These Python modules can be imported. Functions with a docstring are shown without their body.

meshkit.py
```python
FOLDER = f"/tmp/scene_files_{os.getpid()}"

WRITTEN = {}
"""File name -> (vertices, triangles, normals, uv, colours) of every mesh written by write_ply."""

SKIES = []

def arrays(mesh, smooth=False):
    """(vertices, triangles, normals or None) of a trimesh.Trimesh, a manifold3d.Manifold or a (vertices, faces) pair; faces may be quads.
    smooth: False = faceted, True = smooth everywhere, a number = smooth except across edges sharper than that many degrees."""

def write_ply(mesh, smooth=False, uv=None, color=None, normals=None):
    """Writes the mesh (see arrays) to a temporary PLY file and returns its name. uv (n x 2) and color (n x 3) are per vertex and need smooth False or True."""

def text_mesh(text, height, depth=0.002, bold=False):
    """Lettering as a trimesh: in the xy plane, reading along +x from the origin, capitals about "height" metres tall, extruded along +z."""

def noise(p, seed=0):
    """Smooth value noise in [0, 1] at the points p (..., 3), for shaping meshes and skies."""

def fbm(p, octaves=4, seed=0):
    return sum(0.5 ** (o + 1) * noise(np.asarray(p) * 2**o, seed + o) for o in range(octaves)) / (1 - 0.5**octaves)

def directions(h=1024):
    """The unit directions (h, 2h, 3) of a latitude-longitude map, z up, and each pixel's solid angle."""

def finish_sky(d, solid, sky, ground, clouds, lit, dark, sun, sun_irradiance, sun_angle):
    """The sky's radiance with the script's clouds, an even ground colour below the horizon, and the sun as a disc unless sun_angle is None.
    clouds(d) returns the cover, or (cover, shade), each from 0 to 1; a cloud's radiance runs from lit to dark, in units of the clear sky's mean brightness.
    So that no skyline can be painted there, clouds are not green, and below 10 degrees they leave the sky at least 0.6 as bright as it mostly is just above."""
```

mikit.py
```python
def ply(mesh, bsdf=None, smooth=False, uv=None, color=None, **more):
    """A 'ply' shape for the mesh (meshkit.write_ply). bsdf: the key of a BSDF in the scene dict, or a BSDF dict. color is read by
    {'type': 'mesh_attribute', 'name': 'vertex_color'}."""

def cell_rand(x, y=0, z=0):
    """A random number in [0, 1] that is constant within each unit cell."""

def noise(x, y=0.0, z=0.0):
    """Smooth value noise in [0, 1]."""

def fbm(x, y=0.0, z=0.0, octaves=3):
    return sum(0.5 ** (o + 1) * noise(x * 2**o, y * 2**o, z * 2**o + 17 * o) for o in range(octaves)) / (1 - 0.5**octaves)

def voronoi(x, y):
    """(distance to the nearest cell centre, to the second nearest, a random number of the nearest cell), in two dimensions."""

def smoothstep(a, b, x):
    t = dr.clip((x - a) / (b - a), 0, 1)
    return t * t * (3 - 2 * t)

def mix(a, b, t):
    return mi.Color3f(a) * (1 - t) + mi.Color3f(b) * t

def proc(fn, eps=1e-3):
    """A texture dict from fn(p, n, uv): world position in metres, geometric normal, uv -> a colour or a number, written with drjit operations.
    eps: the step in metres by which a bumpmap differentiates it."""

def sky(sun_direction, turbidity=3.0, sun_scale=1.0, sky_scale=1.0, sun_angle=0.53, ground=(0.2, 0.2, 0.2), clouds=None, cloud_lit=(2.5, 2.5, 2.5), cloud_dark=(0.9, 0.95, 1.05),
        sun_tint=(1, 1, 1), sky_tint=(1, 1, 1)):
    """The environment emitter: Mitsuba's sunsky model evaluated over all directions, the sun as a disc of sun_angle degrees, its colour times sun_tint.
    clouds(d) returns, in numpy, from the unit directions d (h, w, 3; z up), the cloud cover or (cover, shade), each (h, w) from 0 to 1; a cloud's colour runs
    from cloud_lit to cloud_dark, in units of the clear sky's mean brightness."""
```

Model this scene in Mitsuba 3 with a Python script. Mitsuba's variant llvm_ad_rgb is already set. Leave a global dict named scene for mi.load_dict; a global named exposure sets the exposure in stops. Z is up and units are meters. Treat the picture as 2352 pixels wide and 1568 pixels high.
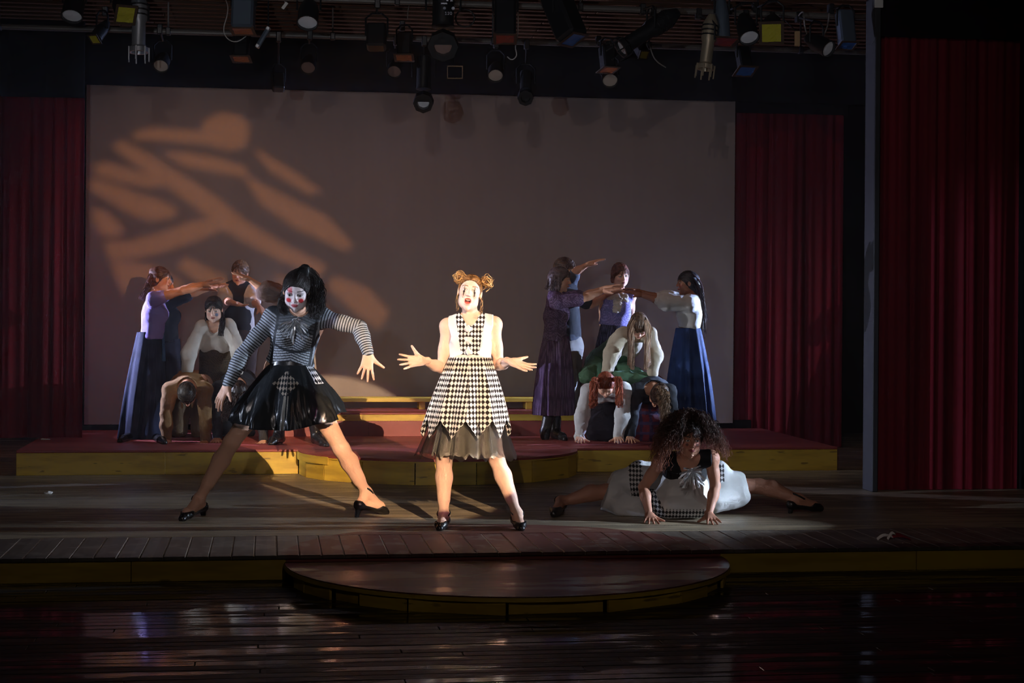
import math, random, numpy as np, trimesh, mitsuba as mi, drjit as dr, mikit, meshkit
from shapely.geometry import Polygon, Point, box as sbox
from shapely.ops import unary_union
random.seed(7)
RNG = np.random.default_rng(7)
T = mi.ScalarTransform4f
scene, labels = {}, {}
# ------------------------------------------------------------------ camera
F, HORIZON, EYE, YAW, ROLL = 3900.0, 709.0, 1.42, math.radians(8.15), math.radians(0.42)
FWD = np.array([math.sin(YAW), math.cos(YAW), 0.0])
RGT = np.array([math.cos(YAW), -math.sin(YAW), 0.0])
UPW = np.array([0.0, 0.0, 1.0])
CR = math.cos(ROLL) * RGT + math.sin(ROLL) * UPW
CU = -math.sin(ROLL) * RGT + math.cos(ROLL) * UPW
CAM = np.array([0.0, 0.0, EYE])
scene['camera'] = {'type': 'perspective', 'fov': math.degrees(2 * math.atan(1176 / F)), 'fov_axis': 'x', 'near_clip': 0.1, 'far_clip': 100.0,
                   'principal_point_offset_y': (784 - HORIZON) / 1568,
                   'to_world': T().look_at(CAM.tolist(), (CAM + FWD).tolist(), CU.tolist())}
exposure = 0.0


def W(px, py, d):
    """The point at forward distance d that stands at this place of the photograph's frame."""
    return CAM + d * (FWD + (px - 1176) / F * CR - (py - HORIZON) / F * CU)


def Z(px, py, z):
    r = FWD + (px - 1176) / F * CR - (py - HORIZON) / F * CU
    return CAM + r * ((z - EYE) / r[2])


def YP(px, py, y):
    r = FWD + (px - 1176) / F * CR - (py - HORIZON) / F * CU
    return CAM + r * (y / r[1])


def V(r, c, u):
    """A direction: r to the right of the view, c towards the audience, u up."""
    return r * RGT - c * FWD + u * UPW


def unit(v):
    v = np.asarray(v, float)
    return v / max(np.linalg.norm(v), 1e-12)


def lin(r, g, b):
    return tuple((x / 255 / 12.92 if x / 255 <= 0.04045 else ((x / 255 + 0.055) / 1.055) ** 2.4) for x in (r, g, b))


# ------------------------------------------------------------------ lights (a follow spot, and unseen lamps placed for what they light)
def spot(key, pos, target, rgb, cutoff, beam):
    scene[key] = {'type': 'spot', 'to_world': T().look_at(list(map(float, pos)), list(map(float, target)), [0, 0.01, 1]),
                  'intensity': {'type': 'rgb', 'value': [float(x) for x in rgb]}, 'cutoff_angle': float(cutoff), 'beam_width': float(beam)}


LEAD = 10.99
AIM = CAM + LEAD * FWD - 0.37 * RGT + (0.97 - EYE) * UPW
FSP = AIM + 3.5 * RGT - 14.0 * FWD + 3.36 * UPW
spot('follow_spot', FSP, AIM, np.array([1.0, 0.74, 0.43]) * 1350, 3.24, 3.08)
spot('follow_spot_fringe', FSP, AIM, np.array([0.30, 0.02, 0.16]) * 300, 3.44, 3.1)
UNSEEN_BACK = [('unseen_backdrop_lamp_left', -3.0, (1.0, 0.50, 0.30), 6.6), ('unseen_backdrop_lamp_middle', -0.9, (1.0, 0.54, 0.37), 5.4), ('unseen_backdrop_lamp_right', 1.5, (1.0, 0.64, 0.52), 3.5)]  # unseen lamps under the rig, placed to light the backdrop evenly
for nm, lt, c, q in UNSEEN_BACK:
    spot(nm, CAM + V(lt, -14.95, 2.0), CAM + V(lt, -17.0, -0.75), np.array(c) * q * 0.31, 68, 8)
HOUSE = CAM + V(-0.6, 1.0, 2.6)
spot('unseen_house_wash', HOUSE, W(1120, 860, 13.0), np.array([1.0, 0.82, 0.78]) * 28, 24, 15.0)  # unseen lamp in the house, placed to light curtains and platform
spot('added_house_fill', CAM + V(1.5, 1.0, 2.0), W(1150, 1150, 10.5), np.array([1.0, 0.84, 0.74]) * 6.0, 24, 14)  # added fill that lifts the dark stage riser and step
spot('unseen_rig_lamp', CAM + V(-1.5, -4.0, 0.9), W(1050, 60, 13.3), np.array([0.78, 0.88, 1.0]) * 22, 24, 15)  # out of view, placed to light the hanging lanterns
SIDE = [('side_lamp_right', (6.6, 10.6, 0.90), (0.0, 11.2, 0.85), np.array([0.66, 0.80, 1.0]) * 175, 17, 12), ('side_lamp_left', (-4.6, 10.5, 1.75), (0.6, 11.35, 1.35), np.array([0.66, 0.76, 1.0]) * 90, 10, 7),
        ('middle_lamp_right', (6.7, 14.25, 1.35), (0.0, 15.15, 0.85), np.array([0.64, 0.80, 1.0]) * 85, 13, 8), ('middle_lamp_left', (-4.4, 14.2, 1.45), (1.0, 15.0, 0.95), np.array([0.84, 0.89, 1.0]) * 80, 14, 8),
        ('boom_lamp_right', (6.62, 16.35, 1.5), (-2.0, 15.6, 0.95), np.array([0.42, 0.56, 1.0]) * 240, 24, 16), ('boom_lamp_left', (-2.75, 16.35, 1.6), (6.0, 15.6, 0.95), np.array([0.62, 0.64, 1.0]) * 80, 42, 30)]  # out of view in the wings, placed to light the performers from both sides
for q in SIDE:
    spot(*q)
# an unseen pattern lantern: a small lamp in a long black tube whose front is a steel plate with cut holes
GOBO_AT, GOBO_TO = CAM + V(2.6, -1.0, 1.55), W(640, 520, 17.1)
GOBO_E = np.array([1.0, 0.41, 0.125]) * 1.05e6
# ------------------------------------------------------------------ materials
def rgbt(c):
    return {'type': 'rgb', 'value': [float(x) for x in c]}


def mat(key, color, rough=0.6, spec=0.4, **more):
    base = color if isinstance(color, dict) else rgbt(color)
    r = rough if isinstance(rough, dict) else float(rough)
    scene[key] = {'type': 'twosided', 'bsdf': {'type': 'principled', 'base_color': base, 'roughness': r, 'specular': float(spec), **more}}
    return key


def vc():
    return {'type': 'mesh_attribute', 'name': 'vertex_color'}


n_, f_, sst, mx = mikit.noise, mikit.fbm, mikit.smoothstep, mikit.mix
mat('m_skin', vc(), 0.5, 0.35)
mat('m_cloth', vc(), 0.85, 0.2, sheen=0.2)
mat('m_satin', vc(), 0.3, 0.6)
mat('m_hair', vc(), 0.45, 0.4)
mat('m_black', (0.006, 0.006, 0.007), 0.9, 0.1)
mat('m_black_metal', (0.010, 0.011, 0.013), 0.4, 0.5)
mat('m_silver', (0.35, 0.36, 0.38), 0.38, 0.5, metallic=0.7)
mat('m_brass', (0.42, 0.35, 0.25), 0.38, 0.5, metallic=0.6)
mat('m_steel_blue', (0.10, 0.13, 0.17), 0.4, 0.5, metallic=0.4)
mat('m_lens', (0.70, 0.72, 0.76), 0.35, 0.6)
mat('m_lens_warm', (0.52, 0.43, 0.36), 0.4, 0.6)
mat('m_lens_dim', (0.22, 0.14, 0.12), 0.4, 0.6)
mat('m_gel_orange', (0.34, 0.09, 0.02), 0.35, 0.5)
mat('m_gel_red', (0.25, 0.03, 0.02), 0.35, 0.5)
mat('m_gel_blue', (0.03, 0.10, 0.30), 0.35, 0.5)
mat('m_gel_yellow', (0.40, 0.36, 0.03), 0.3, 0.5)
mat('m_gel_frame', (0.05, 0.03, 0.02), 0.5, 0.4)
mat('m_cable', (0.012, 0.012, 0.012), 0.5, 0.4)
mat('m_cable_pale', (0.4, 0.38, 0.36), 0.5, 0.4)
mat('m_paper', (0.6, 0.58, 0.55), 0.8, 0.2)
mat('m_white_print', (0.6, 0.62, 0.7), 0.6, 0.3)
mat('m_pipe', (0.12, 0.11, 0.10), 0.45, 0.5, metallic=0.3)
mat('m_foil', (0.80, 0.83, 0.86), 0.25, 0.7, metallic=0.75)
mat('m_shoe', (0.008, 0.007, 0.007), 0.28, 0.5)
mat('m_wood_slat', mikit.proc(lambda p, n, uv: mx((0.10, 0.042, 0.018), (0.045, 0.020, 0.010), f_(p.x * 1.5, p.y * 30, p.z * 30))), 0.6, 0.3)
mat('m_post', (0.026, 0.027, 0.03), 0.6, 0.3)
mat('m_filler', (0.22, 0.19, 0.16), 0.8, 0.2)
mat('m_timber', (0.32, 0.2, 0.1), 0.6, 0.3)


def _stage(p, n, uv):
    grain = f_(p.x * 2.2, p.y * 22.0, 0.0, 4)
    blot = f_(p.x * 1.3 + 9, p.y * 1.6, 2.0, 4)
    c = mx((0.30, 0.24, 0.155), (0.15, 0.12, 0.082), sst(0.3, 0.75, grain * 0.6 + blot * 0.5))
    wear = sst(0.60, 0.74, f_(p.x * 3.0, p.y * 11.0, 5.0, 4))
    c = mx(c, (0.34, 0.28, 0.20), wear * 0.6)
    seam = sst(0.012, 0.004, dr.abs(p.y - dr.floor(p.y / 1.22 + 0.3) * 1.22 + 0.05))
    c = c * (1 - 0.6 * seam)
    dx, dy = p.x - CIRC[0], p.y - CIRC[1]
    rr = dr.sqrt(dx * dx + dy * dy) + 0.03 * (n_(p.x * 9, p.y * 9) - 0.5)
    inside = sst(CIRC[2] + 0.015, CIRC[2] - 0.015, rr) * (0.85 - 0.5 * wear)
    return mx(c, (0.10, 0.022, 0.017), inside)


def _step(p, n, uv):
    grain = f_(p.x * 5, p.y * 16, 3.0, 4)
    worn = sst(0.53, 0.60, f_(p.x * 2.2 + 3, p.y * 6.5, 1.0, 4))
    c = mx((0.17, 0.030, 0.024), (0.10, 0.022, 0.018), grain)
    return mx(c, (0.16, 0.085, 0.040), worn * 0.8)


def _step_rough(p, n, uv):
    worn = sst(0.53, 0.60, f_(p.x * 2.2 + 3, p.y * 6.5, 1.0, 4))
    return 0.32 - 0.17 * worn + 0.12 * n_(p.x * 40, p.y * 60)


def _board(p, n, uv):
    grain = f_(p.x * 3.0, p.y * 60.0, p.z * 9, 3)
    tone = mikit.cell_rand(dr.floor(p.y / 0.09), dr.floor(p.x * 0.3), 4)
    return mx((0.018, 0.011, 0.008), (0.050, 0.033, 0.023), grain) * (0.6 + 0.7 * tone)


def _board_rough(p, n, uv):
    patch = sst(0.50, 0.56, f_(p.x * 1.5, p.y * 9.0, 7.0, 4))
    return 0.48 - 0.39 * patch


def _yellow(p, n, uv):
    d = f_(p.x * 3, p.y * 3, p.z * 14, 4)
    c = mx((0.62, 0.43, 0.055), (0.44, 0.28, 0.035), sst(0.35, 0.8, d))
    return mx(c, (0.16, 0.10, 0.03), sst(0.74, 0.82, f_(p.x * 7 + 4, p.y * 7, p.z * 30, 3)) * 0.7)


def _red(p, n, uv):
    d = f_(p.x * 3, p.y * 7, p.z * 6, 4)
    return mx((0.30, 0.058, 0.050), (0.20, 0.040, 0.036), d)


def _back(p, n, uv):
    d = f_(p.x * 14, 0.0, p.z * 1.2, 3)
    b = f_(p.x * 0.9, 0.0, p.z * 0.9 + 4, 3)
    return mx((0.34, 0.28, 0.255), (0.29, 0.245, 0.23), 0.5 * d + 0.5 * b)


def _drape(p, n, uv):
    s = f_(p.x * 9.0, p.y * 9.0, p.z * 0.25, 3)
    return mx((0.155, 0.007, 0.016), (0.10, 0.005, 0.011), sst(0.3, 0.7, s))


def _apron(p, n, uv):
    g = f_(p.x * 30, p.y * 4, 1.0, 3)
    t = mikit.cell_rand(dr.floor(p.x / 0.128), 0, 9)
    w = sst(0.55, 0.7, f_(p.x * 9, p.y * 9, 2.0, 4))
    c = mx((0.085, 0.068, 0.055), (0.16, 0.135, 0.11), 0.6 * g + 0.5 * w) * (0.8 + 0.4 * t)
    dx, dy = p.x - CIRC[0], p.y - CIRC[1]
    inside = sst(CIRC[2] + 0.02, CIRC[2] - 0.02, dr.sqrt(dx * dx + dy * dy) + 0.03 * (n_(p.x * 9, p.y * 9) - 0.5))
    return mx(c, (0.10, 0.022, 0.017), inside * (0.85 - 0.4 * w))


mat('m_stage', mikit.proc(_stage), 0.42, 0.4)
mat('m_apron', mikit.proc(_apron), 0.42, 0.4)
mat('m_step_top', mikit.proc(_step), mikit.proc(_step_rough), 0.9)
mat('m_board', mikit.proc(_board), mikit.proc(_board_rough), 1.0)
mat('m_yellow', mikit.proc(_yellow), 0.5, 0.4)
mat('m_red', mikit.proc(_red), 0.5, 0.4)
mat('m_backdrop', mikit.proc(_back), 0.9, 0.1)
mat('m_drape', mikit.proc(_drape), 0.8, 0.2)


# ------------------------------------------------------------------ naming and mesh helpers
def numbered(name):
    if name not in scene and name not in labels:
        return name
    k = 1
    while f'{name}_{k:03d}' in scene or f'{name}_{k:03d}' in labels:
        k += 1
    return f'{name}_{k:03d}'


def tag(key, label=None, cat=None, group=None, kind=None):
    d = labels.setdefault(key, {})
    for a, b in (('label', label), ('category', cat), ('group', group), ('kind', kind)):
        if b:
            d[a] = b
    return key


def thing(name, label, cat, group=None):
    k = numbered(name)
    return tag(k, label, cat, group)


def add(name, mesh, m, parent=None, smooth=False, label=None, color=None, uv=None, kind=None, cat=None, group=None):
    key = numbered((parent + '__' + name) if parent else name)
    if color is not None and np.ndim(color) == 1:
        color = np.tile(color, (len(mesh[0]), 1)) if isinstance(mesh, tuple) else np.tile(color, (len(mesh.vertices), 1))
    scene[key] = mikit.ply(mesh, m, smooth=smooth, color=color, uv=uv)
    if label or kind or cat or group:
        tag(key, label, cat, group, kind)
    return key


def cat_(ms):
    ms = [(np.asarray(m.vertices), np.asarray(m.faces)) if not isinstance(m, tuple) else m for m in ms]
    o, vs, fs = 0, [], []
    for v, f in ms:
        vs.append(v)
        fs.append(np.asarray(f) + o)
        o += len(v)
    return np.vstack(vs), np.vstack(fs)


def boxm(lo, hi, bev=0.0):
    lo, hi = np.asarray(lo, float), np.asarray(hi, float)
    if bev <= 0:
        m = trimesh.creation.box(extents=hi - lo)
        m.apply_translation((lo + hi) / 2)
        return np.array(m.vertices), np.array(m.faces)
    c, e = (lo + hi) / 2, (hi - lo) / 2
    pts = []
    for sx in (-1, 1):
        for sy in (-1, 1):
            for sz in (-1, 1):
                s = np.array([sx, sy, sz])
                for a in range(3):
                    q = e - bev
                    q[a] = e[a]
                    pts.append(c + s * q)
    m = trimesh.convex.convex_hull(np.array(pts))
    return np.array(m.vertices), np.array(m.faces)


def frame(d, up=(0, 0, 1)):
    z = unit(d)
    x = np.cross(up, z)
    if np.linalg.norm(x) < 1e-4:
        x = np.cross((0, 1, 0), z)
    x = unit(x)
    return np.stack([x, np.cross(z, x), z], 1)


def place(m, R=None, t=(0, 0, 0)):
    v, f = m if isinstance(m, tuple) else (np.asarray(m.vertices), np.asarray(m.faces))
    return (v if R is None else v @ R.T) + np.asarray(t, float), f


def lathe(prof, n=24):
    """Profile [(r, z)...] around z; closed by fans where r is 0."""
    prof = np.asarray(prof, float)
    a = np.arange(n) * 2 * np.pi / n
    v = np.concatenate([np.stack([r * np.cos(a), r * np.sin(a), np.full(n, z)], 1) for r, z in prof])
    f = []
    for i in range(len(prof) - 1):
        j = np.arange(n)
        k = (j + 1) % n
        f += [np.stack([i * n + j, i * n + k, (i + 1) * n + k], 1), np.stack([i * n + j, (i + 1) * n + k, (i + 1) * n + j], 1)]
    return v, np.vstack(f)


def tube(path, r, n=6, cap=True):
    p = np.asarray(path, float)
    r = np.broadcast_to(np.asarray(r, float), (len(p),))
    t = np.gradient(p, axis=0)
    t /= np.linalg.norm(t, axis=1, keepdims=True) + 1e-12
    ref = np.array([0.0, 0, 1]) if abs(t[0][2]) < 0.9 else np.array([1.0, 0, 0])
    x = unit(np.cross(ref, t[0]))
    a = np.arange(n) * 2 * np.pi / n
    vs = []
    for i in range(len(p)):
        x = unit(x - t[i] * (x @ t[i]))
        y = np.cross(t[i], x)
        vs.append(p[i] + r[i] * (np.cos(a)[:, None] * x + np.sin(a)[:, None] * y))
    v = np.vstack(vs)
    f = []
    j = np.arange(n)
    k = (j + 1) % n
    for i in range(len(p) - 1):
        f += [np.stack([i * n + j, i * n + k, (i + 1) * n + k], 1), np.stack([i * n + j, (i + 1) * n + k, (i + 1) * n + j], 1)]
    if cap:
        f += [np.stack([np.zeros(n - 2, int), j[2:], j[1:-1]], 1), (len(p) - 1) * n + np.stack([np.zeros(n - 2, int), j[1:-1], j[2:]], 1)]
    return v, np.vstack(f)


def spline(pts, n):
    from scipy.interpolate import CubicSpline
    pts = np.asarray(pts, float)
    if len(pts) < 3:
        return pts[0] + np.linspace(0, 1, n)[:, None] * (pts[-1] - pts[0])
    s = np.concatenate([[0], np.cumsum(np.linalg.norm(np.diff(pts, axis=0), axis=1) + 1e-9)])
    return CubicSpline(s / s[-1], pts, bc_type='natural')(np.linspace(0, 1, n))


def prism(poly, z0, z1):
    m = trimesh.creation.extrude_polygon(poly, z1 - z0, engine='earcut')
    v = np.array(m.vertices)
    v[:, 2] += z0
    return v, np.array(m.faces)


# ------------------------------------------------------------------ distance fields, for bodies and clothes
class Field:
    def __init__(self, lo, hi, h):
        self.h, self.lo = h, np.asarray(lo, float) - 2 * h
        self.n = np.maximum(np.ceil((np.asarray(hi, float) + 2 * h - self.lo) / h).astype(int) + 1, 4)
        self.D = np.full(self.n, 0.25, np.float32)

    def sub(self, lo, hi):
        a = np.clip(np.floor((np.asarray(lo) - self.lo) / self.h).astype(int), 0, self.n)
        b = np.clip(np.ceil((np.asarray(hi) - self.lo) / self.h).astype(int) + 1, 0, self.n)
        if np.any(b <= a):
            return None, None
        g = [(self.lo[i] + self.h * np.arange(a[i], b[i])).astype(np.float32) for i in range(3)]
        P = np.stack(np.meshgrid(*g, indexing='ij'), -1)
        return tuple(slice(a[i], b[i]) for i in range(3)), P

    def add(self, prim, grow=0.0, k=None, cut=False):
        fn, lo, hi, k0 = prim
        k = k0 if k is None else k
        m = grow + k + 2 * self.h
        s, P = self.sub(lo - m, hi + m)
        if s is None:
            return
        d = fn(P) - grow
        D = self.D[s]
        if cut:
            d = -d
            q = np.maximum(k - np.abs(D - d), 0) / max(k, 1e-6)
            self.D[s] = np.maximum(D, d) + q * q * k / 4
        else:
            q = np.maximum(k - np.abs(D - d), 0) / max(k, 1e-6)
            self.D[s] = np.minimum(D, d) - q * q * k / 4

    def clip(self, fn):
        """Removes where fn(points) > 0."""
        s, P = self.sub(self.lo, self.lo + self.h * (self.n - 1))
        self.D[s] = np.maximum(self.D[s], fn(P))

    def mesh(self):
        D, h = self.D, self.h
        D[0], D[-1], D[:, 0], D[:, -1], D[:, :, 0], D[:, :, -1] = (0.2,) * 6
        S = D < 0
        c = [S[i:S.shape[0] - 1 + i, j:S.shape[1] - 1 + j, l:S.shape[2] - 1 + l] for i in (0, 1) for j in (0, 1) for l in (0, 1)]
        tot = sum(x.astype(np.int8) for x in c)
        act = np.argwhere((tot > 0) & (tot < 8))
        if not len(act):
            return np.zeros((3, 3)), np.array([[0, 1, 2]])
        idx = -np.ones(tot.shape, np.int32)
        idx[tuple(act.T)] = np.arange(len(act))
        acc, cnt = np.zeros((len(act), 3)), np.zeros(len(act))
        offs = [(i, j, l) for i in (0, 1) for j in (0, 1) for l in (0, 1)]
        for a in offs:
            for ax in range(3):
                if a[ax]:
                    continue
                b = list(a)
                b[ax] = 1
                da, db = D[tuple((act + a).T)], D[tuple((act + b).T)]
                x = (da < 0) != (db < 0)
                t = np.where(x, da / np.where(x, da - db, 1), 0)
                p = np.tile(np.asarray(a, float), (len(act), 1))
                p[:, ax] += t
                acc += np.where(x[:, None], p, 0)
                cnt += x
        v = self.lo + h * (act + acc / cnt[:, None])
        fs = []
        for ax in range(3):
            s0, s1 = [slice(1, -1)] * 3, [slice(1, -1)] * 3
            s0[ax], s1[ax] = slice(0, -1), slice(1, None)
            A, B = S[tuple(s0)], S[tuple(s1)]
            u, w = (ax + 1) % 3, (ax + 2) % 3
            for flip, M in ((False, A & ~B), (True, ~A & B)):
                e = np.argwhere(M)
                if not len(e):
                    continue
                off = np.ones(3, int)
                off[ax] = 0
                e = e + off
                q = []
                for du, dw in ((0, 0), (-1, 0), (-1, -1), (0, -1)):
                    z = e.copy()
                    z[:, u] += du
                    z[:, w] += dw
                    q.append(idx[tuple(z.T)])
                q = np.stack(q, 1)
                if flip:
                    q = q[:, ::-1]
                fs += [q[:, [0, 1, 2]], q[:, [0, 2, 3]]]
        f = np.vstack(fs)
        return v, f[(f >= 0).all(1)]


def cone(a, b, r1, r2, k=0.02, flat=None):
    """A round cone from a to b; flat = (axis, s) squeezes it along an axis."""
    a, b = np.asarray(a, np.float32), np.asarray(b, np.float32)
    lo, hi = np.minimum(a, b) - max(r1, r2), np.maximum(a, b) + max(r1, r2)
    ba = b - a
    if flat is None:
        bb = max(float(ba @ ba), 1e-9)

        def fn(P):
            q = P - a
            t = np.clip((q @ ba) / bb, 0, 1)
            return np.sqrt(((q - t[..., None] * ba) ** 2).sum(-1)) - (r1 + (r2 - r1) * t)
    else:
        n, s = np.asarray(unit(flat[0]), np.float32), flat[1]
        ba2 = ba + n * (ba @ n) * (1 / s - 1)
        bb = max(float(ba2 @ ba2), 1e-9)

        def fn(P):
            q = P - a
            q = q + n * ((q @ n) * (1 / s - 1))[..., None]
            t = np.clip((q @ ba2) / bb, 0, 1)
            return (np.sqrt(((q - t[..., None] * ba2) ** 2).sum(-1)) - (r1 + (r2 - r1) * t)) * (0.5 + 0.5 * s)
    return fn, lo, hi, k


def ell(c, R, r, k=0.015):
    """An ellipsoid with the axes R (columns) and radii r."""
    c, R, r = np.asarray(c, np.float32), np.asarray(R, np.float32), np.asarray(r, np.float32)

    def fn(P):
        q = ((P - c) @ R)
        k0 = np.sqrt(((q / r) ** 2).sum(-1))
        k1 = np.sqrt(((q / (r * r)) ** 2).sum(-1)) + 1e-9
        return k0 * (k0 - 1) / k1
    e = np.sqrt(((np.abs(R) * r) ** 2).sum(1))
    return fn, c - e, c + e, k


def field_mesh(prims, h, grow=0.0, k=None, cuts=(), clips=()):
    lo = np.min([p[1] for p in prims], 0) - grow - 0.02
    hi = np.max([p[2] for p in prims], 0) + grow + 0.02
    fd = Field(lo, hi, h)
    for p in prims:
        fd.add(p, grow, k)
    for c in cuts:
        fd.add(c, 0.0, None, True)
    for c in clips:
        fd.clip(c)
    return fd.mesh()


def vnormals(m):
    v, f = m
    n = np.zeros_like(v)
    fn = np.cross(v[f[:, 1]] - v[f[:, 0]], v[f[:, 2]] - v[f[:, 0]])
    for k in range(3):
        np.add.at(n, f[:, k], fn)
    return n / (np.linalg.norm(n, axis=1, keepdims=True) + 1e-20)


def wrinkle(m, amp, freq, seed=0, axis=None, stretch=0.25):
    """Folds: pushes the vertices along their normals by noise, longer along the axis."""
    v, f = m
    q = v * freq
    if axis is not None:
        a = unit(axis)
        q = q - (q @ a)[:, None] * a * (1 - stretch)
    return v + vnormals(m) * ((meshkit.fbm(q + 50, 3, seed) - 0.5) * 2 * amp)[:, None], f
# ------------------------------------------------------------------ the stage
YF = float(Z(1176, 1268, 0)[1])
PT = 0.21
YP0 = float((Z(36, 1093, 0)[1] + Z(1922, 1080, 0)[1]) / 2)
YB = float((Z(1680, 984, PT)[1] + Z(230, 986, PT)[1]) / 2)
PX0, PX1 = float(Z(36, 1093, 0)[0]), float(Z(1922, 1080, 0)[0])
sx0, sx1 = float(YP(653, 1330, YF)[0]), float(YP(1657, 1310, YF)[0])
CIRC = ((sx0 + sx1) / 2, YF, (sx1 - sx0) / 2)
APRON = 0.84


def struct(name, mesh, m, **k):
    return add(name, mesh, m, kind='structure', **k)


struct('stage_deck', boxm((-7, YF + APRON, -0.13), (9, 19.2, 0)), 'm_stage')
tag('stage_deck', kind='structure')
struct('stage_apron', boxm((-5.2, YF + 0.03, -0.13), (6.6, YF + APRON, -0.022)), 'm_black')
add('joint_filler', boxm((-3.4, YF - 0.005, -0.021), (5.25, YF + APRON - 0.008, -0.0035)), 'm_filler', 'stage_apron')
x = -3.4
while x < 5.2:
    e = RNG.uniform(-0.0015, 0.0015)
    add('plank', boxm((x + 0.002, YF - 0.012, -0.022), (x + 0.126, YF + APRON - 0.004, e), 0.004), 'm_apron', 'stage_apron')
    x += 0.128
# the front riser of the stage, in painted boards
struct('trim_1', boxm((-5.2, YF + 0.012, -0.14), (6.6, YF + 0.028, -0.024)), 'm_black')
for a, b in ((-4.4, -3.2), (-3.2, -1.98), (-1.98, -0.76), (-0.76, sx0 + 0.01)):
    add('panel', boxm((a + 0.002, YF - 0.004, -0.139), (b - 0.002, YF + 0.012, -0.026), 0.002), 'm_yellow', 'trim_1')
xx = sx1 - 0.01
while xx < 5.6:
    add('panel', boxm((xx + 0.002, YF - 0.004, -0.139), (xx + 1.218, YF + 0.012, -0.026), 0.002), 'm_yellow', 'trim_1')
    xx += 1.22
add('panel', boxm((sx0 + 0.01, YF - 0.002, -0.139), (sx1 - 0.01, YF + 0.012, -0.026)), 'm_red', 'trim_1', label='red strip of the riser above the half round step')
# the auditorium floor: long boards
struct('floor', boxm((-5, 4.6, -0.19), (7, YF + 0.03, -0.157)), 'm_black')
y, row = 4.7, 0
while y < YF - 0.01:
    xs = -3.6 + (row * 1.37 % 2.6)
    cuts = [-4.2]
    while xs < 5.4:
        cuts.append(xs)
        xs += RNG.uniform(2.2, 3.4)
    cuts.append(6.2)
    for a, b in zip(cuts[:-1], cuts[1:]):
        e = RNG.uniform(-0.0012, 0.0012)
        v, f = boxm((a + 0.0015, y + 0.0025, -0.157), (b - 0.0015, y + 0.0875, -0.14 + e), 0.003)
        add('board', (v, f), 'm_board', 'floor')
    y += 0.09
    row += 1


def half_disc(r, n=48, a0=math.pi, a1=2 * math.pi, cx=0.0, cy=0.0):
    a = np.linspace(a0, a1, n)
    return Polygon([(cx + r * math.cos(t), cy + r * math.sin(t)) for t in a])


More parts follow.
